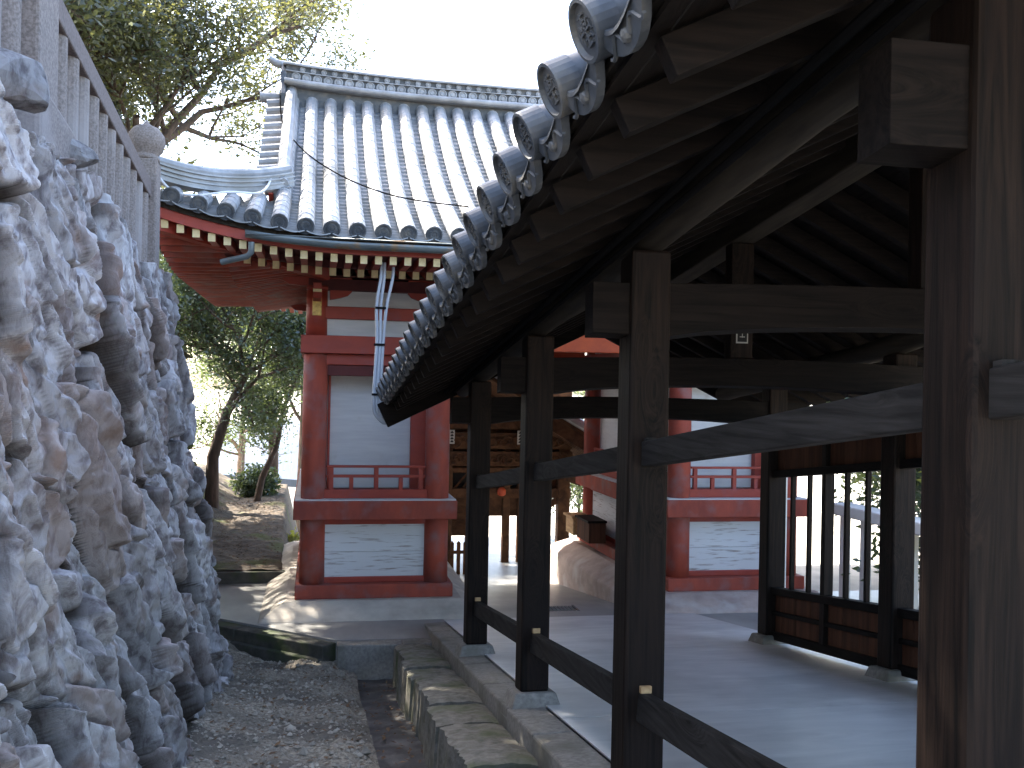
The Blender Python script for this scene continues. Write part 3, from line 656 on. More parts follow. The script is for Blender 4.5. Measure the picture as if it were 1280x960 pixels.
# drain cover beyond the corridor
zc = float(court_z(np.array(0.), np.array(12.6)))
g = MB()
for k in range(9): g.box(2.95+.05*k, 2.985+.05*k, 12.42, 12.80, zc-.03, zc+.012)
g.box(2.92, 2.945, 12.38, 12.84, zc-.03, zc+.014).box(3.41, 3.435, 12.38, 12.84, zc-.03, zc+.014)
tag(g.build('drain_cover', 'copper'), 'dark slatted drain cover in the concrete before the gate passage', 'drain cover')

# ------------------------------------------------------------------ GATE BUILDING
gate = thing('shrine_gate', 'red and white shrine gate with grey tiled hip-and-gable roof', 'gate', (3.1, 14.6, -2.8))
def G(mb, name, mt, parent=gate, **k): return mb.build(name, mt, parent, **k)
GX = [0.0, 1.53, 4.76, 6.29]; GY = [12.5, 14.6, 16.7]
CR = .152
for bay in (0, 1):
    xa, xb = GX[2*bay], GX[2*bay+1]
    for y in GY:
        for x in (xa, xb):
            c = MB().lathe([(CR*1.03, -2.44), (CR, -2.0), (CR, -.5), (CR*.97, .41)], (x, y, 0), n=28); G(c, 'column', 'red_worn', smooth=True)
            G(MB().lathe([(CR*.86, .62), (CR*.84, 1.18)], (x, y, 0), n=24), 'column', 'red', smooth=True)
    pl_m = 'plaster' if bay == 0 else 'plaster_pink'
    # plinth: flaring plaster mound
    def ring(o, z): return [(xa-o, GY[0]-o, z), (xb+o, GY[0]-o, z), (xb+o, GY[2]+o, z), (xa-o, GY[2]+o, z)]
    b = MB(); rr = [ring(.30, -2.60), ring(.36, -2.60-.03), ring(.46, -2.68), ring(.56, -2.74), ring(.62, -2.785)]
    if bay == 1 or True: rr.append(ring(.66, -3.6))
    vs_ = [p for q in rr for p in q]; fs = [(0, 1, 2, 3)]
    for i in range(len(rr)-1):
        for j in range(4): fs.append((i*4+j, (i+1)*4+j, (i+1)*4+(j+1) % 4, i*4+(j+1) % 4))
    b.add(vs_, fs); G(b, 'plinth', pl_m, bevel=.03)
    # ground sill, floor beam (balcony edge), wall beams on each side
    def frame(name, o, th, z0, z1, mt='red', bv=.008):
        y0, y1 = GY[0]-o, GY[2]+o; X0, X1 = xa-o, xb+o
        b = MB().box(X0, X1, y0, y0+th, z0, z1).box(X0, X1, y1-th, y1, z0, z1).box(X0, X0+th, y0+th+.002, y1-th-.002, z0, z1).box(X1-th, X1, y0+th+.002, y1-th-.002, z0, z1)
        return G(b, name, mt, bevel=bv)
    frame('ground_sill', .20, .40, -2.60, -2.43, 'red_worn', .012)
    frame('floor_beam', .235, .30, -1.63, -1.40, 'red_worn', .010)
    G(MB().box(xa-.22, xb+.22, GY[0]-.22, GY[2]+.22, -1.399, -1.385), 'floor_board', 'white')
    frame('inner_floor_beam', .075, .15, -1.385, -1.275, 'red')
    frame('lintel', .185, .37, .40, .62, 'red', .008)
    frame('lower_lintel', .07, .14, .265, .398, 'red')
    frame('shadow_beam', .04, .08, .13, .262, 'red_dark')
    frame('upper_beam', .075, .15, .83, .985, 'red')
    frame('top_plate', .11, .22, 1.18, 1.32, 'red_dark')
    frame('lower_band', .05, .10, -1.71, -1.632, 'red')
    frame('bottom_band', .05, .10, -2.429, -2.36, 'red')
    for side in range(4):
        if side == 0: p0, p1, nrm = (xa+CR, GY[0]), (xb-CR, GY[0]), (0, -1)
        elif side == 1: p0, p1, nrm = (xa+CR, GY[2]), (xb-CR, GY[2]), (0, 1)
        elif side == 2: p0, p1, nrm = (xa, GY[0]+CR), (xa, GY[2]-CR), (-1, 0)
        else: p0, p1, nrm = (xb, GY[0]+CR), (xb, GY[2]-CR), (1, 0)
        def pan(z0, z1, inset, t=.02):
            if side < 2:
                yy0 = p0[1]-inset*nrm[1]; return MB().box(p0[0]-.045, p1[0]+.045, min(yy0, yy0-t*nrm[1]), max(yy0, yy0-t*nrm[1]), z0, z1)
            xx0 = p0[0]-inset*nrm[0]; return MB().box(min(xx0, xx0-t*nrm[0]), max(xx0, xx0-t*nrm[0]), p0[1]-.03, p1[1]+.03, z0, z1)
        G(pan(-2.37, -2.055, -.02), 'lower_panel', 'white_peel'); G(pan(-2.050, -1.70, -.021), 'lower_panel', 'white_peel')
        G(pan(.60, .84, -.02), 'frieze_panel', 'white')
        G(pan(.98, 1.19, -.01), 'frieze_panel', 'white')
        G(pan(-1.30, .262, .42 if side < 2 else .10), 'wall_panel', 'white')
    # recess: jamb and inner posts
    for y, sg in ((GY[0]+.36, 1), (GY[2]-.36, -1)):
        G(MB().box(xb-CR-.16, xb-CR+.05, y-.06, y+.06, -1.38, .26), 'inner_post', 'red', bevel=.006)
        G(MB().box(xa+CR+.01, xa+CR+.04, y-.06, y+.06, -1.38, .26), 'inner_post', 'red', bevel=.004)
    # railing in front and on the passage side
    def railing(p0, p1, nposts, nstub):
        p0 = Vector(p0); p1 = Vector(p1); L_ = (p1-p0).length; d = (p1-p0).normalized()
        r = G(MB().beam(p0+Vector((0, 0, .285)), p1+Vector((0, 0, .285)), .055, .03), 'railing', 'red', bevel=.006)
        b = MB().beam(p0+Vector((0, 0, .165)), p1+Vector((0, 0, .165)), .05, .035)
        G(b, 'middle_rail', 'red', r, bevel=.004)
        for k in range(nposts):
            q = p0 + d*(.06+(L_-.12)*k/(nposts-1)); G(MB().beam(q+Vector((0, 0, .0)), q+Vector((0, 0, .268)), .055, .055, up=(0, 1, 0)), 'railing_post', 'red', r, bevel=.004)
        for k in range(nstub):
            q = p0 + d*(L_*(k+.5)/nstub*1.0); G(MB().beam(q, q+Vector((0, 0, .146)), .05, .05, up=(0, 1, 0)), 'railing_post', 'red', r, bevel=.004)
    zr0 = -1.277
    for y in (GY[0]-.03, GY[2]+.03): railing((xa+CR, y, zr0), (xb-CR, y, zr0), 3, 2)
    xp = xb if bay == 0 else xa
    for k in (0, 1): railing((xp, GY[k]+CR, zr0), (xp, GY[k+1]-CR, zr0), 4, 3)
    # carved white boards between brackets (frog-leg outline), brackets, brass plates
    for y, sg in ((GY[0]-.045, -1), (GY[2]+.045, 1)):
        xm = (xa+xb)/2; h = (xb-xa)/2-CR
        prof = [(-1, 0), (-.97, .10), (-.70, .16), (-.55, .24), (-.50, .40), (-.40, .50), (.40, .50), (.50, .40), (.55, .24), (.70, .16), (.97, .10), (1, 0)]
        top = [(-1, .5), (-.60, .47), (-.56, .36), (-.64, .26), (-.78, .20), (-1, .14)]
        for ms in (-1, 1):
            G(MB().prism([(ms*u, v_) for u, v_ in top], lambda u, v_: (xm+u*h, y, .99+v_*.5), lambda u, v_: (xm+u*h, y+sg*.05, .99+v_*.5)), 'bracket_arm', 'red', bevel=.004)
        for x in (xa, xb):
            b = MB().box(x-.13, x+.13, y+sg*.0-.12, y+.12, 1.17, 1.23); br = G(b, 'bracket_block', 'red', bevel=.02)
            G(MB().prism([(-.42, .16), (-.42, .08), (-.34, .0), (-.20, -.02), (.20, -.02), (.34, .0), (.42, .08), (.42, .16)], lambda u, v_: (x+u, y-.06, 1.24+v_*.6), lambda u, v_: (x+u, y+.06, 1.24+v_*.6)), 'bracket_arm', 'red', br, bevel=.006)
            G(MB().prism([(-.65, .16), (-.65, .09), (-.50, -.01), (.1, -.02), (.1, .16)], lambda u, v_: (x-.05, y-sg*u, 1.05+v_), lambda u, v_: (x+.05, y-sg*u, 1.05+v_)), 'bracket_arm', 'red', br, bevel=.006)
            G(MB().box(x-.05, x+.05, y+sg*.62-.02, y+sg*.62+.05, 1.10, 1.20), 'bracket_end', 'gold', br)
            ys_ = GY[0]-.10*0 if sg < 0 else GY[2]
            G(MB().box(x-.055, x+.055, ys_+sg*(CR*.84)-.0+sg*.0-.012, ys_+sg*(CR*.84)+.012, .86, 1.07), 'brass_plate', 'brass', bevel=.004)
# passage lintel between the bays and ceiling
for y in (GY[0], GY[2]):
    G(MB().box(GX[1]+.19, GX[2]-.19, y-.09, y+.09, .50, .74), 'passage_lintel', 'orange', bevel=.01)
    G(MB().box(GX[1]+.19, GX[2]-.19, y-.02, y+.02, .74, 1.20), 'passage_panel', 'white')
    G(MB().box(GX[1]+.11, GX[2]-.11, y-.11, y+.11, 1.20, 1.34), 'top_plate', 'red_dark')
G(MB().box(-.05, 6.34, 12.45, 16.75, 1.345, 1.37), 'ceiling', 'red_dark')

# roof surface
X0g, X1g, Y0g, Y1g = -1.80, 8.09, 10.30, 18.90; D2 = (Y1g-Y0g)/2
XGa, XGb = -.42, 6.71                              # gable planes
def base(d): t = d/D2; return 1.60 + 2.55*(.62*t+.38*t*t)
def lift(c): return .36*max(0., 1-max(c, 0)/2.3)**2.1
def zfront(x, d):                                  # d: distance in from the eave
    c = min(x-X0g, X1g-x); return base(d) + lift(c)*max(0, 1-d/1.8)
def front_path(sgn):
    def p(c, s_):
        d = s_*.80 if s_ < 3 else 2.4+(s_-3)*.76
        dmax = D2-.02
        if c < XGa: dmax = c-X0g
        if c > XGb: dmax = X1g-c
        if d > dmax or c < X0g-.02 or c > X1g+.02: return None
        y = Y0g+d if sgn < 0 else Y1g-d
        return (c, y, zfront(c, max(d, 0))+min(d, 0)*.45)
    return p
def side_path(sgn):
    def p(c, s_):
        d = s_*.82; cc = min(c-Y0g, Y1g-c)
        lim = min(cc, XGa-X0g)
        if d > lim or cc < -.02: return None
        x = X0g+d if sgn < 0 else X1g-d
        return (x, c, base(max(d, 0)) + lift(cc)*max(0, 1-d/1.8)+min(d, 0)*.45)
    return p
PG = .262
nX = int((X1g-X0g-.1)/PG); xcols = [.05+X0g+(X1g-X0g-.1-nX*PG)/2+PG*k for k in range(nX+1)]
nY = int((Y1g-Y0g-.1)/PG); ycl = [.05+Y0g+(Y1g-Y0g-.1-nY*PG)/2+PG*k for k in range(nY+1)]
def lower(f, a): return lambda c, s_: (lambda p: None if p is None else (p[0], p[1], p[2]-a))(f(c, s_))
for nm, f, cols in (('f', front_path(-1), xcols), ('b', front_path(1), xcols), ('l', side_path(-1), ycl), ('r', side_path(1), ycl)):
    b = MB(); tile_rows(b, cols, f, .090, PG, .1, seg=.29, n=12); o = G(b, 'roof_tiles', 'tile', smooth=False)
    b = MB(); pan_rows(b, [c+PG/2 for c in cols[:-1]], lower(f, .035), PG*.92, .150 if nm == 'f' else .20, dip=.026, drop=.038, m=5)
    G(b, 'pan_tiles', 'tile')
    b = MB()
    for c in cols:                                 # round end discs
        p = f(c, 0)
        if p is None: continue
        q = f(c, .1)
        if q is None: continue
        d_ = (Vector(p)-Vector(q)).normalized()
        b.lathe([(.086, -.03), (.088, .02), (.074, .022), (.070, .012), (.050, .012), (.046, .018), (.03, .018), (.026, .012), (.001, .014)], p, axis=d_, n=20)
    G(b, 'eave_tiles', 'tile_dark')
def deck(f, lo, hi, nm):
    b = MB(); n = 60; m_ = 14
    for k in range(n):
        for j in range(m_):
            q = []
            for (kk, jj) in ((k, j), (k+1, j), (k+1, j+1), (k, j+1)):
                q.append(f(lo+(hi-lo)*kk/n, jj/m_))
            b.add(q, [(0, 1, 2, 3)])
    G(b, nm, 'tile')
def fdeck(sgn):
    def g(c, t):
        dm = D2 if XGa <= c <= XGb else max(.02, min(c-X0g, X1g-c)); d = .03+(dm-.03)*t
        return (c, Y0g+d if sgn < 0 else Y1g-d, zfront(c, d)-.085)
    return g
def sdeck(sgn):
    def g(c, t):
        cc = min(c-Y0g, Y1g-c); dm = max(.02, min(cc, XGa-X0g+.25)); d = .03+(dm-.03)*t
        return (X0g+d if sgn < 0 else X1g-d, c, base(d)+lift(cc)*max(0, 1-d/1.8)-.085)
    return g
for sg in (-1, 1):
    deck(fdeck(sg), X0g+.04, X1g-.04, 'roof_deck'); deck(sdeck(sg), Y0g+.04, Y1g-.04, 'roof_deck')
# main ridge
RZ = 4.13; RY = (Y0g+Y1g)/2
def rcurve(x): t = (x-3.145)/3.6; return .10*abs(t)**3
def rstack(z0, z1, hw, name, mt='tile', ov=0):
    b = MB(); n = 24
    for k in range(n):
        xa_, xb_ = XGa-.08-ov+(XGb-XGa+.16+2*ov)*k/n, XGa-.08-ov+(XGb-XGa+.16+2*ov)*(k+1)/n
        za_, zb_ = rcurve(xa_), rcurve(xb_)
        b.hexa([(xa_, RY-hw, z0+za_), (xb_, RY-hw, z0+zb_), (xb_, RY+hw, z0+zb_), (xa_, RY+hw, z0+za_), (xa_, RY-hw, z1+za_), (xb_, RY-hw, z1+zb_), (xb_, RY+hw, z1+zb_), (xa_, RY+hw, z1+za_)])
    return G(b, name, mt)
rs = rstack(RZ-.42, RZ+.025, .11, 'ridge', 'tile_dark'); rstack(RZ+.031, RZ+.06, .235, 'ridge_course'); 
b = MB()
for sg in (-1, 1):
    b.tube([(XGa-.1+(XGb-XGa+.2)*k/20, RY+sg*.235, RZ+.075+rcurve(XGa-.1+(XGb-XGa+.2)*k/20)) for k in range(21)], .042, 8)
G(b, 'ridge_course', 'tile', smooth=True)
rstack(RZ+.06, RZ+.35, .12, 'ridge', 'tile_dark')
rstack(RZ+.098, RZ+.110, .165, 'ridge_course'); rstack(RZ+.240, RZ+.252, .165, 'ridge_course'); rstack(RZ+.332, RZ+.352, .175, 'ridge_course', ov=.04)
for sg in (-1, 1):
    b = MB()
    for row, (zz, r_, pp) in enumerate(((RZ+.175, .064, .150), (RZ+.292, .038, .150))):
        n = int((XGb-XGa)/pp)
        for k in range(n):
            x = XGa+.06+pp*k + (.09 if row else 0)
            b.lathe([(r_, -.03), (r_, .025), (r_*.80, .027), (r_*.76, .012), (r_*.5, .012), (r_*.42, .022), (.001, .024)], (x, RY+sg*.125, zz+rcurve(x)), axis=(0, sg, 0), n=16)
    G(b, 'ridge_medallions', 'tile')
b = MB(); b.tube([(XGa-.15+(XGb-XGa+.3)*k/24, RY, RZ+.365+rcurve(XGa-.15+(XGb-XGa+.3)*k/24)) for k in range(25)], .055, 10); G(b, 'ridge_cap', 'tile', smooth=True)
for x, sg in ((XGa-.12, -1), (XGb+.12, 1)):
    pf = [(-.28, -.35), (-.30, -.12), (-.19, .06), (-.15, .24), (-.05, .36), (.05, .36), (.15, .24), (.19, .06), (.30, -.12), (.28, -.35)]
    e = G(MB().prism(pf, lambda u, v_: (x-.03, RY+u, RZ+.10+v_), lambda u, v_: (x+.05, RY+u, RZ+.10+v_)), 'ridge_end_tile', 'tile_dark', bevel=.015)
    G(MB().tube([(x-sg*.3, RY, RZ+.44), (x, RY, RZ+.46), (x+sg*.12, RY, RZ+.49), (x+sg*.20, RY, RZ+.55)], [.045, .06, .055, .04], 10), 'curled_cap', 'tile', e, smooth=True)
    G(MB().tube([(x, RY, RZ-.02), (x+sg*.32, RY, RZ-.02)], .075, 10), 'curled_cap', 'tile', e, smooth=True)
# gable walls, verge tiles and descending ridges
for xg, sg in ((XGa, -1), (XGb, 1)):
    pg = [(Y0g+1.75, base(1.68)-.12)] + [(Y0g+d, base(d)-.06) for d in np.linspace(1.8, D2, 8)] + [(Y1g-d, base(d)-.06) for d in np.linspace(D2-.2, 1.8, 8)] + [(Y1g-1.75, base(1.68)-.12)]
    G(MB().prism(pg, lambda y, z: (xg+.25*(-sg), y, z), lambda y, z: (xg+.20*(-sg), y, z)), 'gable_wall', 'red_dark')
    for s2 in (-1, 1):
        b = MB(); d_ = 1.55
        while d_ < D2-.1:
            y = Y0g+d_ if s2 < 0 else Y1g-d_; z = base(d_)
            b.tube([(xg+.02*sg, y, z-.01), (xg+.33*sg, y, z-.05)], .072, 10); d_ += .215
        G(b, 'verge_tiles', 'tile')
        pts = [Vector((xg, (Y0g+d if s2 < 0 else Y1g-d), base(d)+.03)) for d in np.linspace(1.25, D2-.1, 12)]
        b = MB()
        for p, q in zip(pts[:-1], pts[1:]): b.beam(p, q, .17, .16)
        b.tube([p+Vector((0, 0, .11)) for p in pts], .078, 10); G(b, 'descending_ridge', 'tile')
        pts2 = [p+Vector((sg*.13, 0, -.22)) for p in pts[1:]]
        b = MB()
        for p, q in zip(pts2[:-1], pts2[1:]): b.beam(p, q, .05, .26)
        G(b, 'barge_board', 'red')
# hip ridges at the corners
for cx, sx in ((X0g, 1), (X1g, -1)):
    for cy, sy in ((Y0g, 1), (Y1g, -1)):
        pts = []
        for k in range(13):
            d = .10+1.34*k/12; pts.append(Vector((cx+sx*d, cy+sy*d, base(d)+lift(d)*max(0, 1-d/1.8)+.04+.05*(1-k/12)**2)))
        b = MB()
        for (w_, h_, o_) in ((.22, .05, .03), (.25, .018, .066), (.19, .03, .09), (.24, .018, .114), (.17, .03, .138), (.22, .018, .162)):
            for p, q in zip(pts[:-1], pts[1:]): b.beam(p+Vector((0, 0, o_)), q+Vector((0, 0, o_)), w_, h_)
        b.tube([p+Vector((0, 0, .205)) for p in pts], .062, 10)
        hr = G(b, 'hip_ridge', 'tile')
        p = pts[0]; G(MB().lathe([(.11, -.04), (.13, .0), (.10, .04), (.001, .05)], p+Vector((-sx*.03, -sy*.03, .14)), axis=(-sx, -sy, 0), n=16), 'ridge_end_tile', 'tile_dark', hr)
# eave boards, rafters
def eaveline(i, o, dz, n=60):
    """polyline round side i at offset o inside the eave"""
    pts = []
    for k in range(n+1):
        if i in (0, 1):
            x = X0g+o+(X1g-X0g-2*o)*k/n; c = min(x-X0g, X1g-x); y = Y0g+o if i == 0 else Y1g-o
        else:
            y = Y0g+o+(Y1g-Y0g-2*o)*k/n; c = min(y-Y0g, Y1g-y); x = X0g+o if i == 2 else X1g-o
        pts.append(Vector((x, y, dz+lift(c))))
    return pts
for i in range(4):
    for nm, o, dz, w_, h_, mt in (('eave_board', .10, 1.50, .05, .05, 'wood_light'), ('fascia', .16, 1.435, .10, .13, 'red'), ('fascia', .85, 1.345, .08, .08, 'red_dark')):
        b = MB(); pts = eaveline(i, o, dz)
        for p, q in zip(pts[:-1], pts[1:]): b.beam(p, q+(q-p)*.02, w_, h_)
        G(b, nm, mt)
    # soffit boards
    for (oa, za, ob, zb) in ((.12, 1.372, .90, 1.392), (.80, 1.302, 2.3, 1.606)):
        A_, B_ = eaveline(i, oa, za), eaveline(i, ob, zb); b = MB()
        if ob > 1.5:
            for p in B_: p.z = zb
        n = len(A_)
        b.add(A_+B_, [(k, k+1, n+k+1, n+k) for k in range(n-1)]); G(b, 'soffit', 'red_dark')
n = 62
def raf_front(sg, tier):
    for k in range(n):
        x = X0g+.28+(X1g-X0g-.56)*k/(n-1); c = min(x-X0g, X1g-x); l_ = lift(c)
        y_ = lambda o: (Y0g+o if sg < 0 else Y1g-o)
        if tier == 0: p, q = Vector((x, y_(.15), 1.325+l_)), Vector((x, y_(min(1.0, max(c, .3))), 1.345+l_))
        else:
            if c < 1.0: continue
            p, q = Vector((x, y_(.82), 1.255+l_)), Vector((x, y_(min(2.3, c)), 1.255+l_*(1-(min(2.3, c)-.82)/1.48)+.30*(min(2.3, c)-.82)/1.48))
        G(MB().beam(p, q, .072, .085, mi=0, endmi=1), 'flying_rafter' if tier == 0 else 'base_rafter', ['red', 'gold'])
raf_front(-1, 0); raf_front(-1, 1)
for sg in (1,):
    b = MB()
    for k in range(n):
        x = X0g+.28+(X1g-X0g-.56)*k/(n-1); l_ = lift(min(x-X0g, X1g-x)); b.beam((x, Y1g-.15, 1.325+l_), (x, Y1g-1.0, 1.345+l_), .072, .085, endmi=1)
    G(b, 'rear_rafters', ['orange', 'gold'])
for sx, X_ in ((-1, X0g), (1, X1g)):
    b = MB(); m_ = 42
    for k in range(m_):
        y = Y0g+.28+(Y1g-Y0g-.56)*k/(m_-1); c = min(y-Y0g, Y1g-y); l_ = lift(c); e1 = min(1.0, max(c, .3)); e2 = min(1.78, c)
        b.beam((X_-sx*.15, y, 1.325+l_), (X_-sx*e1, y, 1.345+l_), .085, .10, endmi=1)
        if e2 > .95: b.beam((X_-sx*.82, y, 1.255+l_), (X_-sx*e2, y, 1.255+l_*(1-(e2-.82)/1.0)+.20*(e2-.82)), .085, .115, endmi=1)
    G(b, 'side_rafters', ['red_worn', 'gold'])
for cx, sx in ((X0g, 1), (X1g, -1)):
    for cy, sy in ((Y0g, 1), (Y1g, -1)):
        G(MB().beam((cx+sx*.12, cy+sy*.12, 1.30+lift(.1)), (cx+sx*1.9, cy+sy*1.9, 1.36), .13, .17, endmi=1), 'hip_rafter', ['red', 'brass'])
# gutter with elbow
b = MB(); n = 40; m = 8; xa_, xb_ = -.72, 7.0
vs_ = []; 
for k in range(n+1):
    x = xa_+(xb_-xa_)*k/n; zz = 1.47+lift(min(x-X0g, X1g-x))*.8
    for j in range(m+1):
        t = math.pi*j/m; vs_.append((x, Y0g-.02-.055*math.cos(t), zz-.065*math.sin(t)))
fs = [(k*(m+1)+j, (k+1)*(m+1)+j, (k+1)*(m+1)+j+1, k*(m+1)+j+1) for k in range(n) for j in range(m)]
b.add(vs_, fs); b.tube([(xa_+.01, Y0g-.075, 1.475+.03), (xb_, Y0g-.075, 1.475)], .009, 6)
gt = G(b, 'gutter', 'copper', smooth=True); mdf = gt.modifiers.new('t', 'SOLIDIFY'); mdf.thickness = .006
p0 = Vector((-.66, Y0g-.02, 1.43)); G(MB().tube([p0, p0+Vector((0, 0, -.10)), p0+Vector((-.04, .03, -.14)), p0+Vector((-.30, .12, -.20))], .032, 12), 'downspout', 'copper', gt, smooth=True)

# ------------------------------------------------------------------ cables and conduits
cd = thing('cable_conduits', 'three grey conduits dropping from the red eave to the corridor roof', 'conduit', (.62, 10.4, 1.2))
for (tx, bx) in ((.665, -.024), (.70, .010), (.79, .044)):
    cx_ = .655
    pts = [(tx, 10.66, 1.33), (tx-.005, 10.64, 1.16), (cx_+bx+(tx-.70)*.3, 10.62, .86), (cx_+bx, 10.62, .50), (cx_-.02+bx, 10.62, 0), (cx_-.02+bx, 10.62, -.24), (cx_+.03+bx*.5, 10.62, -.345-bx*.0), (.74, 10.62, -.37+bx*.6), (.80, 10.57, -.31+bx*.6)]
    # smooth by Catmull-Rom
    P_ = [Vector(p) for p in pts]; Q = []
    for i in range(len(P_)-1):
        a0, a1, a2, a3 = P_[max(i-1, 0)], P_[i], P_[i+1], P_[min(i+2, len(P_)-1)]
        for k in range(5):
            t = k/5; Q.append(.5*((2*a1)+(a2-a0)*t+(2*a0-5*a1+4*a2-a3)*t*t+(3*a1-a0-3*a2+a3)*t**3))
    Q.append(P_[-1]); MB().tube(Q, .017, 10).build('conduit', 'conduit', cd, smooth=True)
for (x, z) in ((.655, .84), (.650, .45), (.638, -.08)):
    MB().box(x-.05, x+.065, 10.595, 10.645, z-.012, z+.012).build('clamp', 'black', cd)
def wire(name, pts, r, mt, label, cat='wire', sub=6):
    P_ = [Vector(p) for p in pts]; Q = []
    for i in range(len(P_)-1):
        a0, a1, a2, a3 = P_[max(i-1, 0)], P_[i], P_[i+1], P_[min(i+2, len(P_)-1)]
        for k in range(sub):
            t = k/sub; Q.append(.5*((2*a1)+(a2-a0)*t+(2*a0-5*a1+4*a2-a3)*t*t+(3*a1-a0-3*a2+a3)*t**3))
    Q.append(P_[-1]); o = MB().tube(Q, r, 6).build(name, mt, smooth=True); return tag(o, label, cat)
def on_roof(px, d, up=.13):
    # point on the front slope at distance d in, at picture column px
    y = Y0g+d; p = at(px, 300, y); return (p.x, y, zfront(p.x, d)+up)
wire('roof_wire', [on_roof(346, D2-.15, .15), on_roof(350, 3.3), on_roof(366, 2.75), on_roof(392, 2.2), on_roof(430, 1.65), on_roof(475, 1.2), on_roof(520, .95), on_roof(585, .8)], .009, 'black', 'thin dark wire drooping across the round roof tiles of the gate')
wire('roof_hose', [(at(196, 218, 10.38))+Vector((0, 0, 0)), at(215, 238, 10.36), at(245, 244, 10.40), at(285, 240, 10.6), on_roof(325, .75, .13), on_roof(338, 1.2, .2)], .014, 'cable_white', 'pale hose looped over the lower left corner of the gate roof', 'hose')

# little box on the ledge of the far bay
bx = thing('offering_box', 'pale wooden box standing on the ledge of the right gate bay', 'box', (4.40, 16.3, -2.43))
MB().box(4.28, 4.56, 16.1, 16.6, -2.42, -2.14).build('box_body', 'fresh', bx, bevel=.008)
MB().box(4.24, 4.58, 16.06, 16.64, -2.138, -2.10).build('lid', 'fresh', bx, bevel=.006)
bx2 = thing('dark_chest', 'dark red-brown chest beside the pale box on the gate ledge', 'box', (4.40, 15.5, -2.43))
MB().box(4.30, 4.58, 15.2, 15.95, -2.42, -2.10).build('chest_body', 'wood_board', bx2, bevel=.008)
MB().box(4.27, 4.59, 15.17, 15.98, -2.098, -2.06).build('lid', 'wood_z', bx2, bevel=.006)

# ------------------------------------------------------------------ WORSHIP HALL beyond the passage
hall = thing('worship_hall', 'brown carved wooden hall seen through the gate passage', 'building', (at(640, 730, 20)[0], 20, -3.55))
def H(mb, name, mt='hall_wood', parent=hall, **k): return mb.build(name, mt, parent, **k)
HY = 20.0
def hx(px): return at(px, 640, HY).x
def hzz(py): return at(640, py, HY).z
zg = -3.66
for px, w_ in ((556, .26), (632, .15), (649.5, .12), (703, .25)):
    c = H(MB().box(hx(px)-w_/2, hx(px)+w_/2, HY-w_/2, HY+w_/2, zg, hzz(560)), 'pillar', bevel=.02)
    H(MB().box(hx(px)-w_*.75, hx(px)+w_*.75, HY-w_*.75, HY+w_*.75, zg-.02, zg+.12), 'footing', 'kerb', c, bevel=.02)
for px, w_ in ((672, .14), (601, .2), (520, .2)):
    H(MB().box(hx(px)-w_/2, hx(px)+w_/2, HY+1.4-w_/2, HY+1.4+w_/2, zg, hzz(600)), 'pillar', bevel=.01)
xl, xr = hx(500), hx(712)
for (ya, yb, dy, nm) in ((480, 537, .10, 'eave_beam'), (541, 561, .02, 'carved_beam'), (564, 582, -.02, 'carved_beam'), (584, 590, .04, 'lintel'), (610, 622, .05, 'lintel')):
    b_ = H(MB().box(xl, xr, HY-.14+dy, HY+.14+dy, hzz(yb), hzz(ya)), nm, bevel=.01)
    if nm == 'carved_beam':                         # relief: curling leaves and waves
        rg = np.random.default_rng(ya); c = MB(); x = xl+.1; hh = (hzz(ya)-hzz(yb))/2; zc_ = (hzz(ya)+hzz(yb))/2
        while x < xr-.1:
            a0 = rg.uniform(0, 6.3); r0 = hh*rg.uniform(.55, .95); tn = rg.choice([-1, 1]); pts = []
            for k in range(12):
                t = k/11; rr_ = r0*(1-t*.85); pts.append((x+rr_*math.cos(a0+tn*5*t), HY-.15+dy-.03*t, zc_+rr_*math.sin(a0+tn*5*t)))
            c.tube(pts, [.035*(1-.6*k/11) for k in range(12)], 6); x += hh*.75
        H(c, 'carving', parent=b_)
H(MB().box(xl, xr, HY+.17, HY+.22, hzz(616), hzz(480)), 'transom_panel', 'wood_board')
H(MB().box(xl, hx(660), HY+.10, HY+.15, hzz(612), hzz(592)), 'dark_transom', 'glass_dark')
b_ = MB()
for k in range(14):
    x = hx(566)+k*.16; b_.beam((x, HY, hzz(612)), (x+.28, HY, hzz(592)), .035, .03, up=(0, 1, 0))
H(b_, 'lattice')
H(MB().box(xl, hx(585), HY+.10, HY+.18, hzz(670), hzz(622)), 'wall_board')
b_ = MB()
for k in range(9): b_.beam((hx(536), HY+.06, hzz(624+k*5.5)), (hx(586), HY+.06, hzz(624+k*5.5)), .02, .02)
H(b_, 'wall_batten')
H(MB().box(hx(606), hx(660), HY+.02, HY+.14, hzz(645), hzz(622)), 'side_board')
# curved braces
H(MB().beam(at(664, 646, HY), at(700, 622, HY), .10, .12), 'brace', bevel=.01)
# porch roof descending to the right
ra, rb_ = at(655, 520, HY), at(760, 582, HY)
b = MB()
for k in range(16):
    yk = HY-2.6+k*.34; b.beam((ra.x, yk, ra.z), (rb_.x+.5, yk, rb_.z-.32), .08, .09)
H(b, 'porch_rafters')
b = MB()
v0 = [(ra.x-1.5, HY-2.8, ra.z+.95), (rb_.x+.6, HY-2.8, rb_.z-.26), (rb_.x+.6, HY+3, rb_.z-.26), (ra.x-1.5, HY+3, ra.z+.95)]
v1 = [(x, y, z-.07) for x, y, z in v0]; b.hexa(v1+v0); H(b, 'porch_roof_board')
b = MB(); 
for k in range(18):
    yk = HY-2.9+k*.34; b.tube([(ra.x-1.5, yk, ra.z+1.05), (rb_.x+.7, yk, rb_.z-.22)], .08, 8)
b.hexa([(x, y, z+.08) for x, y, z in v1]+[(x, y, z+.06) for x, y, z in v0])
H(b, 'porch_tiles', 'tile')
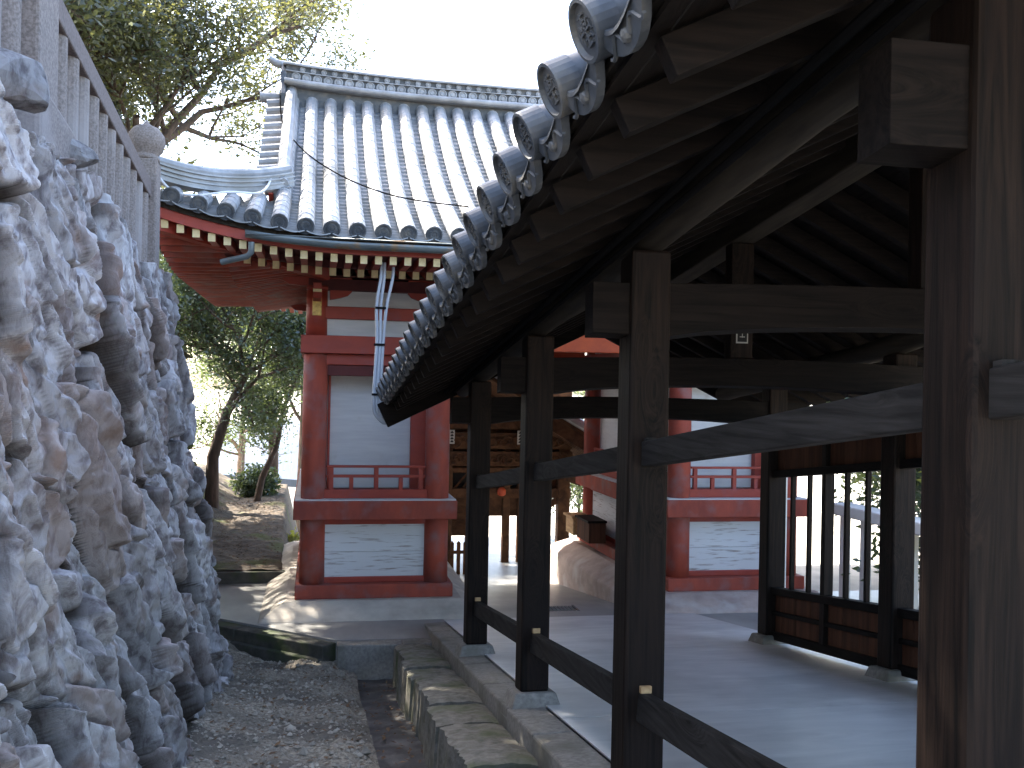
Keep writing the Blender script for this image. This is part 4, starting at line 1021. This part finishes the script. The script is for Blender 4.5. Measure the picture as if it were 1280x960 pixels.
H(MB().beam((ra.x-.2, HY-2.7, ra.z+.05), (rb_.x+.55, HY-2.7, rb_.z-.42), .07, .28), 'barge_board', 'hall_wood')
H(MB().beam((hx(698), HY-2.0, hzz(588)), (hx(698), HY+2, hzz(588)), .22, .24), 'porch_beam')
# paper labels on the beams
for i, (px, py) in enumerate(((565, 546), (650, 547))):
    o = thing('paper_charm', ['black and white paper charm on the carved beam by the red gate column', 'black and white paper charm on the carved beam behind the middle post'][i], 'label', at(px, py, HY-.15))
    p = at(px, py, HY-.165)
    MB().box(p.x-.055, p.x+.055, p.y-.004, p.y, p.z-.14, p.z+.14).build('paper', 'paper', o)
    c = MB()
    for k in range(4):
        c.box(p.x-.03, p.x+.03, p.y-.007, p.y-.005, p.z-.11+k*.062, p.z-.085+k*.062); c.box(p.x-.012, p.x+.010, p.y-.009, p.y-.0075, p.z-.085+k*.062, p.z-.062+k*.062)
    c.build('characters', 'ink', o)
p = at(627, 615, HY-.17); tag(MB().lathe([(.04, -.08), (.085, -.05), (.09, .04), (.05, .09)], p, n=12).build('red_lantern', 'orange', smooth=True), 'small red lantern hanging under the hall beam', 'lantern')
# picket fence of the hall
pf = thing('picket_fence', 'brown wooden picket fence between the red gate bay and the hall', 'fence', at(570, 735, 18.6))
FY = 18.6; zb_ = at(570, 737, FY).z
x = at(540, 700, FY).x; x2 = at(600, 700, FY).x; k = 0
zt = at(570, 676, FY).z
while x < x2:
    MB().prism([(-.035, zb_), (.035, zb_), (.035, zt-.04), (0, zt), (-.035, zt-.04)], lambda u, v_: (x+u, FY-.015, v_), lambda u, v_: (x+u, FY+.015, v_)).build('picket', 'hall_wood', pf); x += .125
for zz in (zb_+.2, zt-.22): MB().box(at(540, 700, FY).x, x2, FY+.016, FY+.05, zz-.03, zz+.03).build('rail', 'hall_wood', pf)

# ------------------------------------------------------------------ outer wall seen through the windows
ow = thing('stone_balustrade', 'pale open balustrade with flat coping outside the corridor windows', 'balustrade', (6.9, 8, -3.0))
MB().box(6.74, 7.06, -3, 12.15, -1.57, -1.42).build('coping', 'stone_wall', ow, bevel=.02)
MB().box(6.80, 7.00, -3, 12.15, -3.4, -2.75).build('base', 'stone_wall', ow, bevel=.02)
for k in range(30):
    yb_ = 12.0-.5*k; MB().box(6.85, 6.95, yb_-.05, yb_+.05, -2.75, -1.57).build('baluster', 'stone_wall', ow)

# pale post standing just outside each window bay
for k, lb_ in ((4, 'pale square post just outside the far end of the window wall'), (3, 'pale square post outside beside the near window bay'),):
    yq = {4: 10.35, 3: 8.0}[k]; o = MB().box(5.06, 5.20, yq-.07, yq+.07, -4, ct(1.0, yq)).build('square_post', 'far_wall', None, bevel=.01); tag(o, lb_, 'post', 'pale posts outside the windows')

# far building below the left bank
fb = thing('far_house', 'distant house with pale blue-grey tiled roof below the left trees', 'house', (-3, 44, -12))
b = MB(); 
q = [at(262, 592, 40), at(375, 600, 40), at(382, 548, 46), at(276, 552, 46)]
b.add(q+[p+Vector((0, 0, -.3)) for p in q], [(0, 1, 2, 3), (4, 7, 6, 5), (0, 4, 5, 1), (1, 5, 6, 2), (2, 6, 7, 3), (3, 7, 4, 0)]); b.build('roof', 'far_roof', fb)
a_ = at(268, 598, 40.6); c_ = at(370, 605, 40.6); MB().box(a_.x, c_.x, 40.6, 45, -14, min(a_.z, c_.z)-.1).build('wall', 'far_wall', fb)
fb2 = thing('far_house', 'farther house with a light roof between the thin trunks on the left', 'house', (-4, 60, -12))
q = [at(285, 566, 56), at(400, 560, 56), at(400, 520, 64), at(275, 528, 64)]
MB().add(q+[p+Vector((0, 0, -.3)) for p in q], [(0, 1, 2, 3), (4, 7, 6, 5), (0, 4, 5, 1), (1, 5, 6, 2), (2, 6, 7, 3), (3, 7, 4, 0)]).build('roof', 'far_roof', fb2)
a_ = at(290, 560, 56.6); c_ = at(395, 560, 56.6); MB().box(a_.x, c_.x, 56.6, 63, -14, min(a_.z, c_.z)-.2).build('wall', 'far_wall', fb2)

# ------------------------------------------------------------------ trees
def leaves(name, anchors, per, spread, size, mt, parent, seed):
    rg = np.random.default_rng(seed); A = np.array(anchors); n = len(A)*per
    c = np.repeat(A, per, 0) + rg.normal(0, spread, (n, 3))
    d = rg.normal(size=(n, 3)); d[:, 2] *= .6; d /= np.linalg.norm(d, axis=1)[:, None]
    e = np.cross(d, rg.normal(size=(n, 3))); e /= np.linalg.norm(e, axis=1)[:, None]
    s_ = size*rg.uniform(.6, 1.35, (n, 1))
    v = np.stack([c-d*s_, c+e*s_*.42, c+d*s_, c-e*s_*.42], 1).reshape(-1, 3) - np.array(ORG[parent.name])
    f = np.arange(4*n).reshape(-1, 4)
    me = bpy.data.meshes.new(name); me.vertices.add(4*n); me.vertices.foreach_set('co', v.ravel())
    me.loops.add(4*n); me.loops.foreach_set('vertex_index', f.ravel()); me.polygons.add(n); me.polygons.foreach_set('loop_start', np.arange(0, 4*n, 4)); me.polygons.foreach_set('loop_total', np.full(n, 4))
    me.update(calc_edges=True); me.validate(); me.materials.append(M[mt])
    o = bpy.data.objects.new(name, me); COL.objects.link(o); o.parent = parent; return o
def tree(name, label, cat, foot, trunk_pts, r0, depth, blen, seed, leaf, per, spread, size, mt, group=None, spreadang=.55, up=.25, crownmin=1, kids=3):
    rg = random.Random(seed); root = thing(name, label, cat, foot, group); mb = MB(); anchors = []
    T_ = [Vector(foot)+Vector(p) for p in trunk_pts]; n = len(T_)
    mb.tube(T_, [r0*(1-.5*i/(n-1)) for i in range(n)], 10)
    def grow(p, d, L_, r_, lv):
        k = 4; pts = [p]; dd = d.copy()
        for i in range(k):
            dd = (dd + Vector((rg.uniform(-.22, .22), rg.uniform(-.22, .22), rg.uniform(-.12, .2)))).normalized(); pts.append(pts[-1]+dd*(L_/k))
        mb.tube(pts, [r_*(1-.45*i/k) for i in range(k+1)], 6 if lv < 2 else 4, caps=False)
        if lv >= crownmin:
            for q in pts[1:]: anchors.append(q)
        if lv < depth:
            for j in range(kids + (1 if lv == 0 else 0)):
                q = pts[rg.randint(2, k)]; a = Vector((rg.gauss(0, 1), rg.gauss(0, 1), rg.gauss(0, .7)+up)).normalized()
                grow(q, (dd*(1-spreadang)+a*spreadang).normalized(), L_*rg.uniform(.6, .85), r_*.52, lv+1)
    for j in range(leaf):
        q = T_[-1] if j < 3 else T_[rg.randint(max(1, n//2), n-1)]
        a = 2*math.pi*(j+rg.random()*.6)/leaf; grow(q, Vector((math.cos(a), math.sin(a), .55+rg.random()*.7)).normalized(), blen*rg.uniform(.8, 1.2), r0*.42, 0)
    tr = mb.build('trunk', 'bark', root, smooth=True)
    cr = leaves('crown', anchors, per, spread, size, mt, root, seed); return root
# the big one above the gate roof, upper left
f = at(150, 200, 18); f.z = .3
tree('evergreen_tree', 'large spreading evergreen rising behind the stone fence and gate roof', 'tree', f, [(0, 0, -.5), (.1, 0, 1.2), (0, .1, 2.4), (.15, .1, 3.4)], .24, 4, 2.1, 11, 8, 16, .20, .05, 'leaf_a', spreadang=.5, up=.35)
tree('evergreen_tree', 'second evergreen on the upper terrace behind the near fence posts', 'tree', (-6.2, 14.0, .6), [(0, 0, -.5), (.1, 0, 1.5), (0, .1, 3.0)], .22, 4, 2.0, 23, 7, 7, .20, .07, 'leaf_a', up=.35)
tree('evergreen_tree', 'evergreen standing back on the terrace left of the gate roof', 'tree', (-7.5, 21.0, .2), [(0, 0, -.5), (.1, 0, 2), (0, .1, 4.0)], .25, 4, 2.2, 29, 7, 7, .22, .09, 'leaf_a', up=.35)
tree('evergreen_tree', 'unseen evergreen added on the near terrace to shade the path', 'tree', (-5.2, 9.6, 1.2), [(0, 0, -.5), (.2, 0, 1.5), (.5, .1, 3.2)], .22, 4, 1.9, 31, 7, 7, .22, .09, 'leaf_a', up=.3)  # added beyond the left edge so its crown keeps sun off the path
tree('evergreen_tree', 'unseen evergreen added above the nearest wall to shade the corridor post', 'tree', (-4.9, 5.9, 1.5), [(0, 0, -.5), (.2, 0, 1.5), (.5, .1, 2.8)], .2, 4, 1.6, 37, 7, 7, .2, .07, 'leaf_a', up=.3)  # extra tree out of view, added to keep sun off the near post
# trees on the dirt bank in the left gap
def bank_foot(px, py, Y): p = at(px, py, Y); p.z = -2.6 if Y < 26 else p.z; return p
p = at(265, 610, 21); p.z = -2.3
tree('bank_tree', 'forked dark-trunked tree at the mossy wall on the dirt bank', 'tree', p, [(0, 0, -.3), (.0, 0, .8), (.25, .05, 1.7), (.6, .1, 2.5)], .15, 4, 1.25, 41, 6, 7, .16, .050, 'leaf_b', spreadang=.6)
p = at(318, 640, 23); p.z = -2.7
tree('bank_tree', 'slender pale-barked tree leaning right on the dirt bank edge', 'tree', p, [(0, 0, -.2), (.15, 0, .6), (.45, 0, 1.3), (.6, .1, 2.2), (.9, .1, 3.0)], .09, 4, 1.0, 43, 6, 7, .15, .050, 'leaf_b', spreadang=.6)
p = at(338, 640, 26); p.z = -3.5
tree('bank_tree', 'straight ivy-clad tree behind the leaning one', 'tree', p, [(0, 0, -.5), (.05, 0, 1.5), (.0, 0, 3.0), (.1, .1, 4.4)], .16, 4, 1.3, 47, 7, 7, .18, .050, 'leaf_b', spreadang=.6)
p = at(300, 600, 34); p.z = -8
tree('bank_tree', 'tall tree farther down the slope behind the ivy-clad tree', 'tree', p, [(0, 0, -.5), (.05, 0, 2.5), (.0, 0, 5.0), (.1, .1, 7.6)], .2, 4, 2.0, 57, 5, 4, .22, .06, 'leaf_b', spreadang=.6)
p = at(222, 600, 26); p.z = -2.0
tree('bank_tree', 'bushy tree beyond the end of the mossy wall', 'tree', p, [(0, 0, -.5), (.05, 0, 1.2), (.0, 0, 2.4), (.1, .1, 3.4)], .15, 4, 1.4, 53, 7, 7, .18, .050, 'leaf_b', spreadang=.6)
p = at(372, 640, 30); p.z = -5.5
tree('bank_tree', 'thin tree against the bright sky just left of the red column', 'tree', p, [(0, 0, -.5), (.05, 0, 2), (.1, 0, 4.4), (.1, .1, 5.6)], .14, 4, 1.4, 59, 7, 7, .20, .050, 'leaf_b', spreadang=.6)
def bush(label, c, r, mt, seed, n=260, per=10, size=.06, name='bush'):
    rg = np.random.default_rng(seed); root = thing(name, label, 'bush', (c[0], c[1], c[2]-r)); an = []; mb = MB()
    for k in range(9):
        a = rg.uniform(0, 6.3); t = Vector((c[0]+math.cos(a)*r*.6, c[1]+math.sin(a)*r*.6, c[2]+r*rg.uniform(-.1, .6)))
        mb.tube([(c[0], c[1], c[2]-r*1.3), ((c[0]+t.x)/2, (c[1]+t.y)/2, (c[2]-r+t.z)/2+.1), t], [.03, .02, .008], 5)
    for k in range(n):
        d = rg.normal(size=3); d /= np.linalg.norm(d); an.append(np.array(c)+d*r*rg.uniform(.45, 1.0)*np.array((1.1, 1, .9)))
    mb.build('stems', 'bark', root); leaves('foliage', an, per, .07, size, mt, root, seed)
p = at(322, 600, 24.5); bush('dark green bush at the foot of the straight tree', (p.x, p.y, -2.35), .5, 'leaf_b', 61)
p = at(365, 685, 19.5); bush('bright yellow-green bush beside the red column base', (p.x, p.y, p.z-.15), .45, 'leaf_c', 67, n=300)
# trees beyond the passage and right of the hall
p = at(722, 720, 24); tree('garden_tree', 'small leafy tree in bright light beyond the gate passage', 'tree', (p.x, p.y, -3.7), [(0, 0, -.2), (.0, 0, .8), (.05, 0, 1.6)], .05, 4, .9, 71, 6, 6, .14, .055, 'leaf_b')
p = at(655, 700, 27); bush('yellow-green shrub seen between the hall pillars', (p.x, p.y, p.z-.3), .6, 'leaf_c', 73)
for i, (x, y, lb_) in enumerate(((9.6, 11.5, 'leafy tree over the boundary wall seen in the far window panes'), (9.8, 8.6, 'leafy tree over the boundary wall seen in the near window panes'), (10.2, 15.0, 'leafy tree behind the right gate bay'))):
    tree('garden_tree', lb_, 'tree', (x, y, -3.0), [(0, 0, -.3), (0, .05, .5), (.1, 0, 1.1)], .10, 4, 1.35, 81+i, 7, 7, .17, .065, 'leaf_c' if i == 1 else 'leaf_b', group='trees outside the corridor windows', spreadang=.65, up=.1)
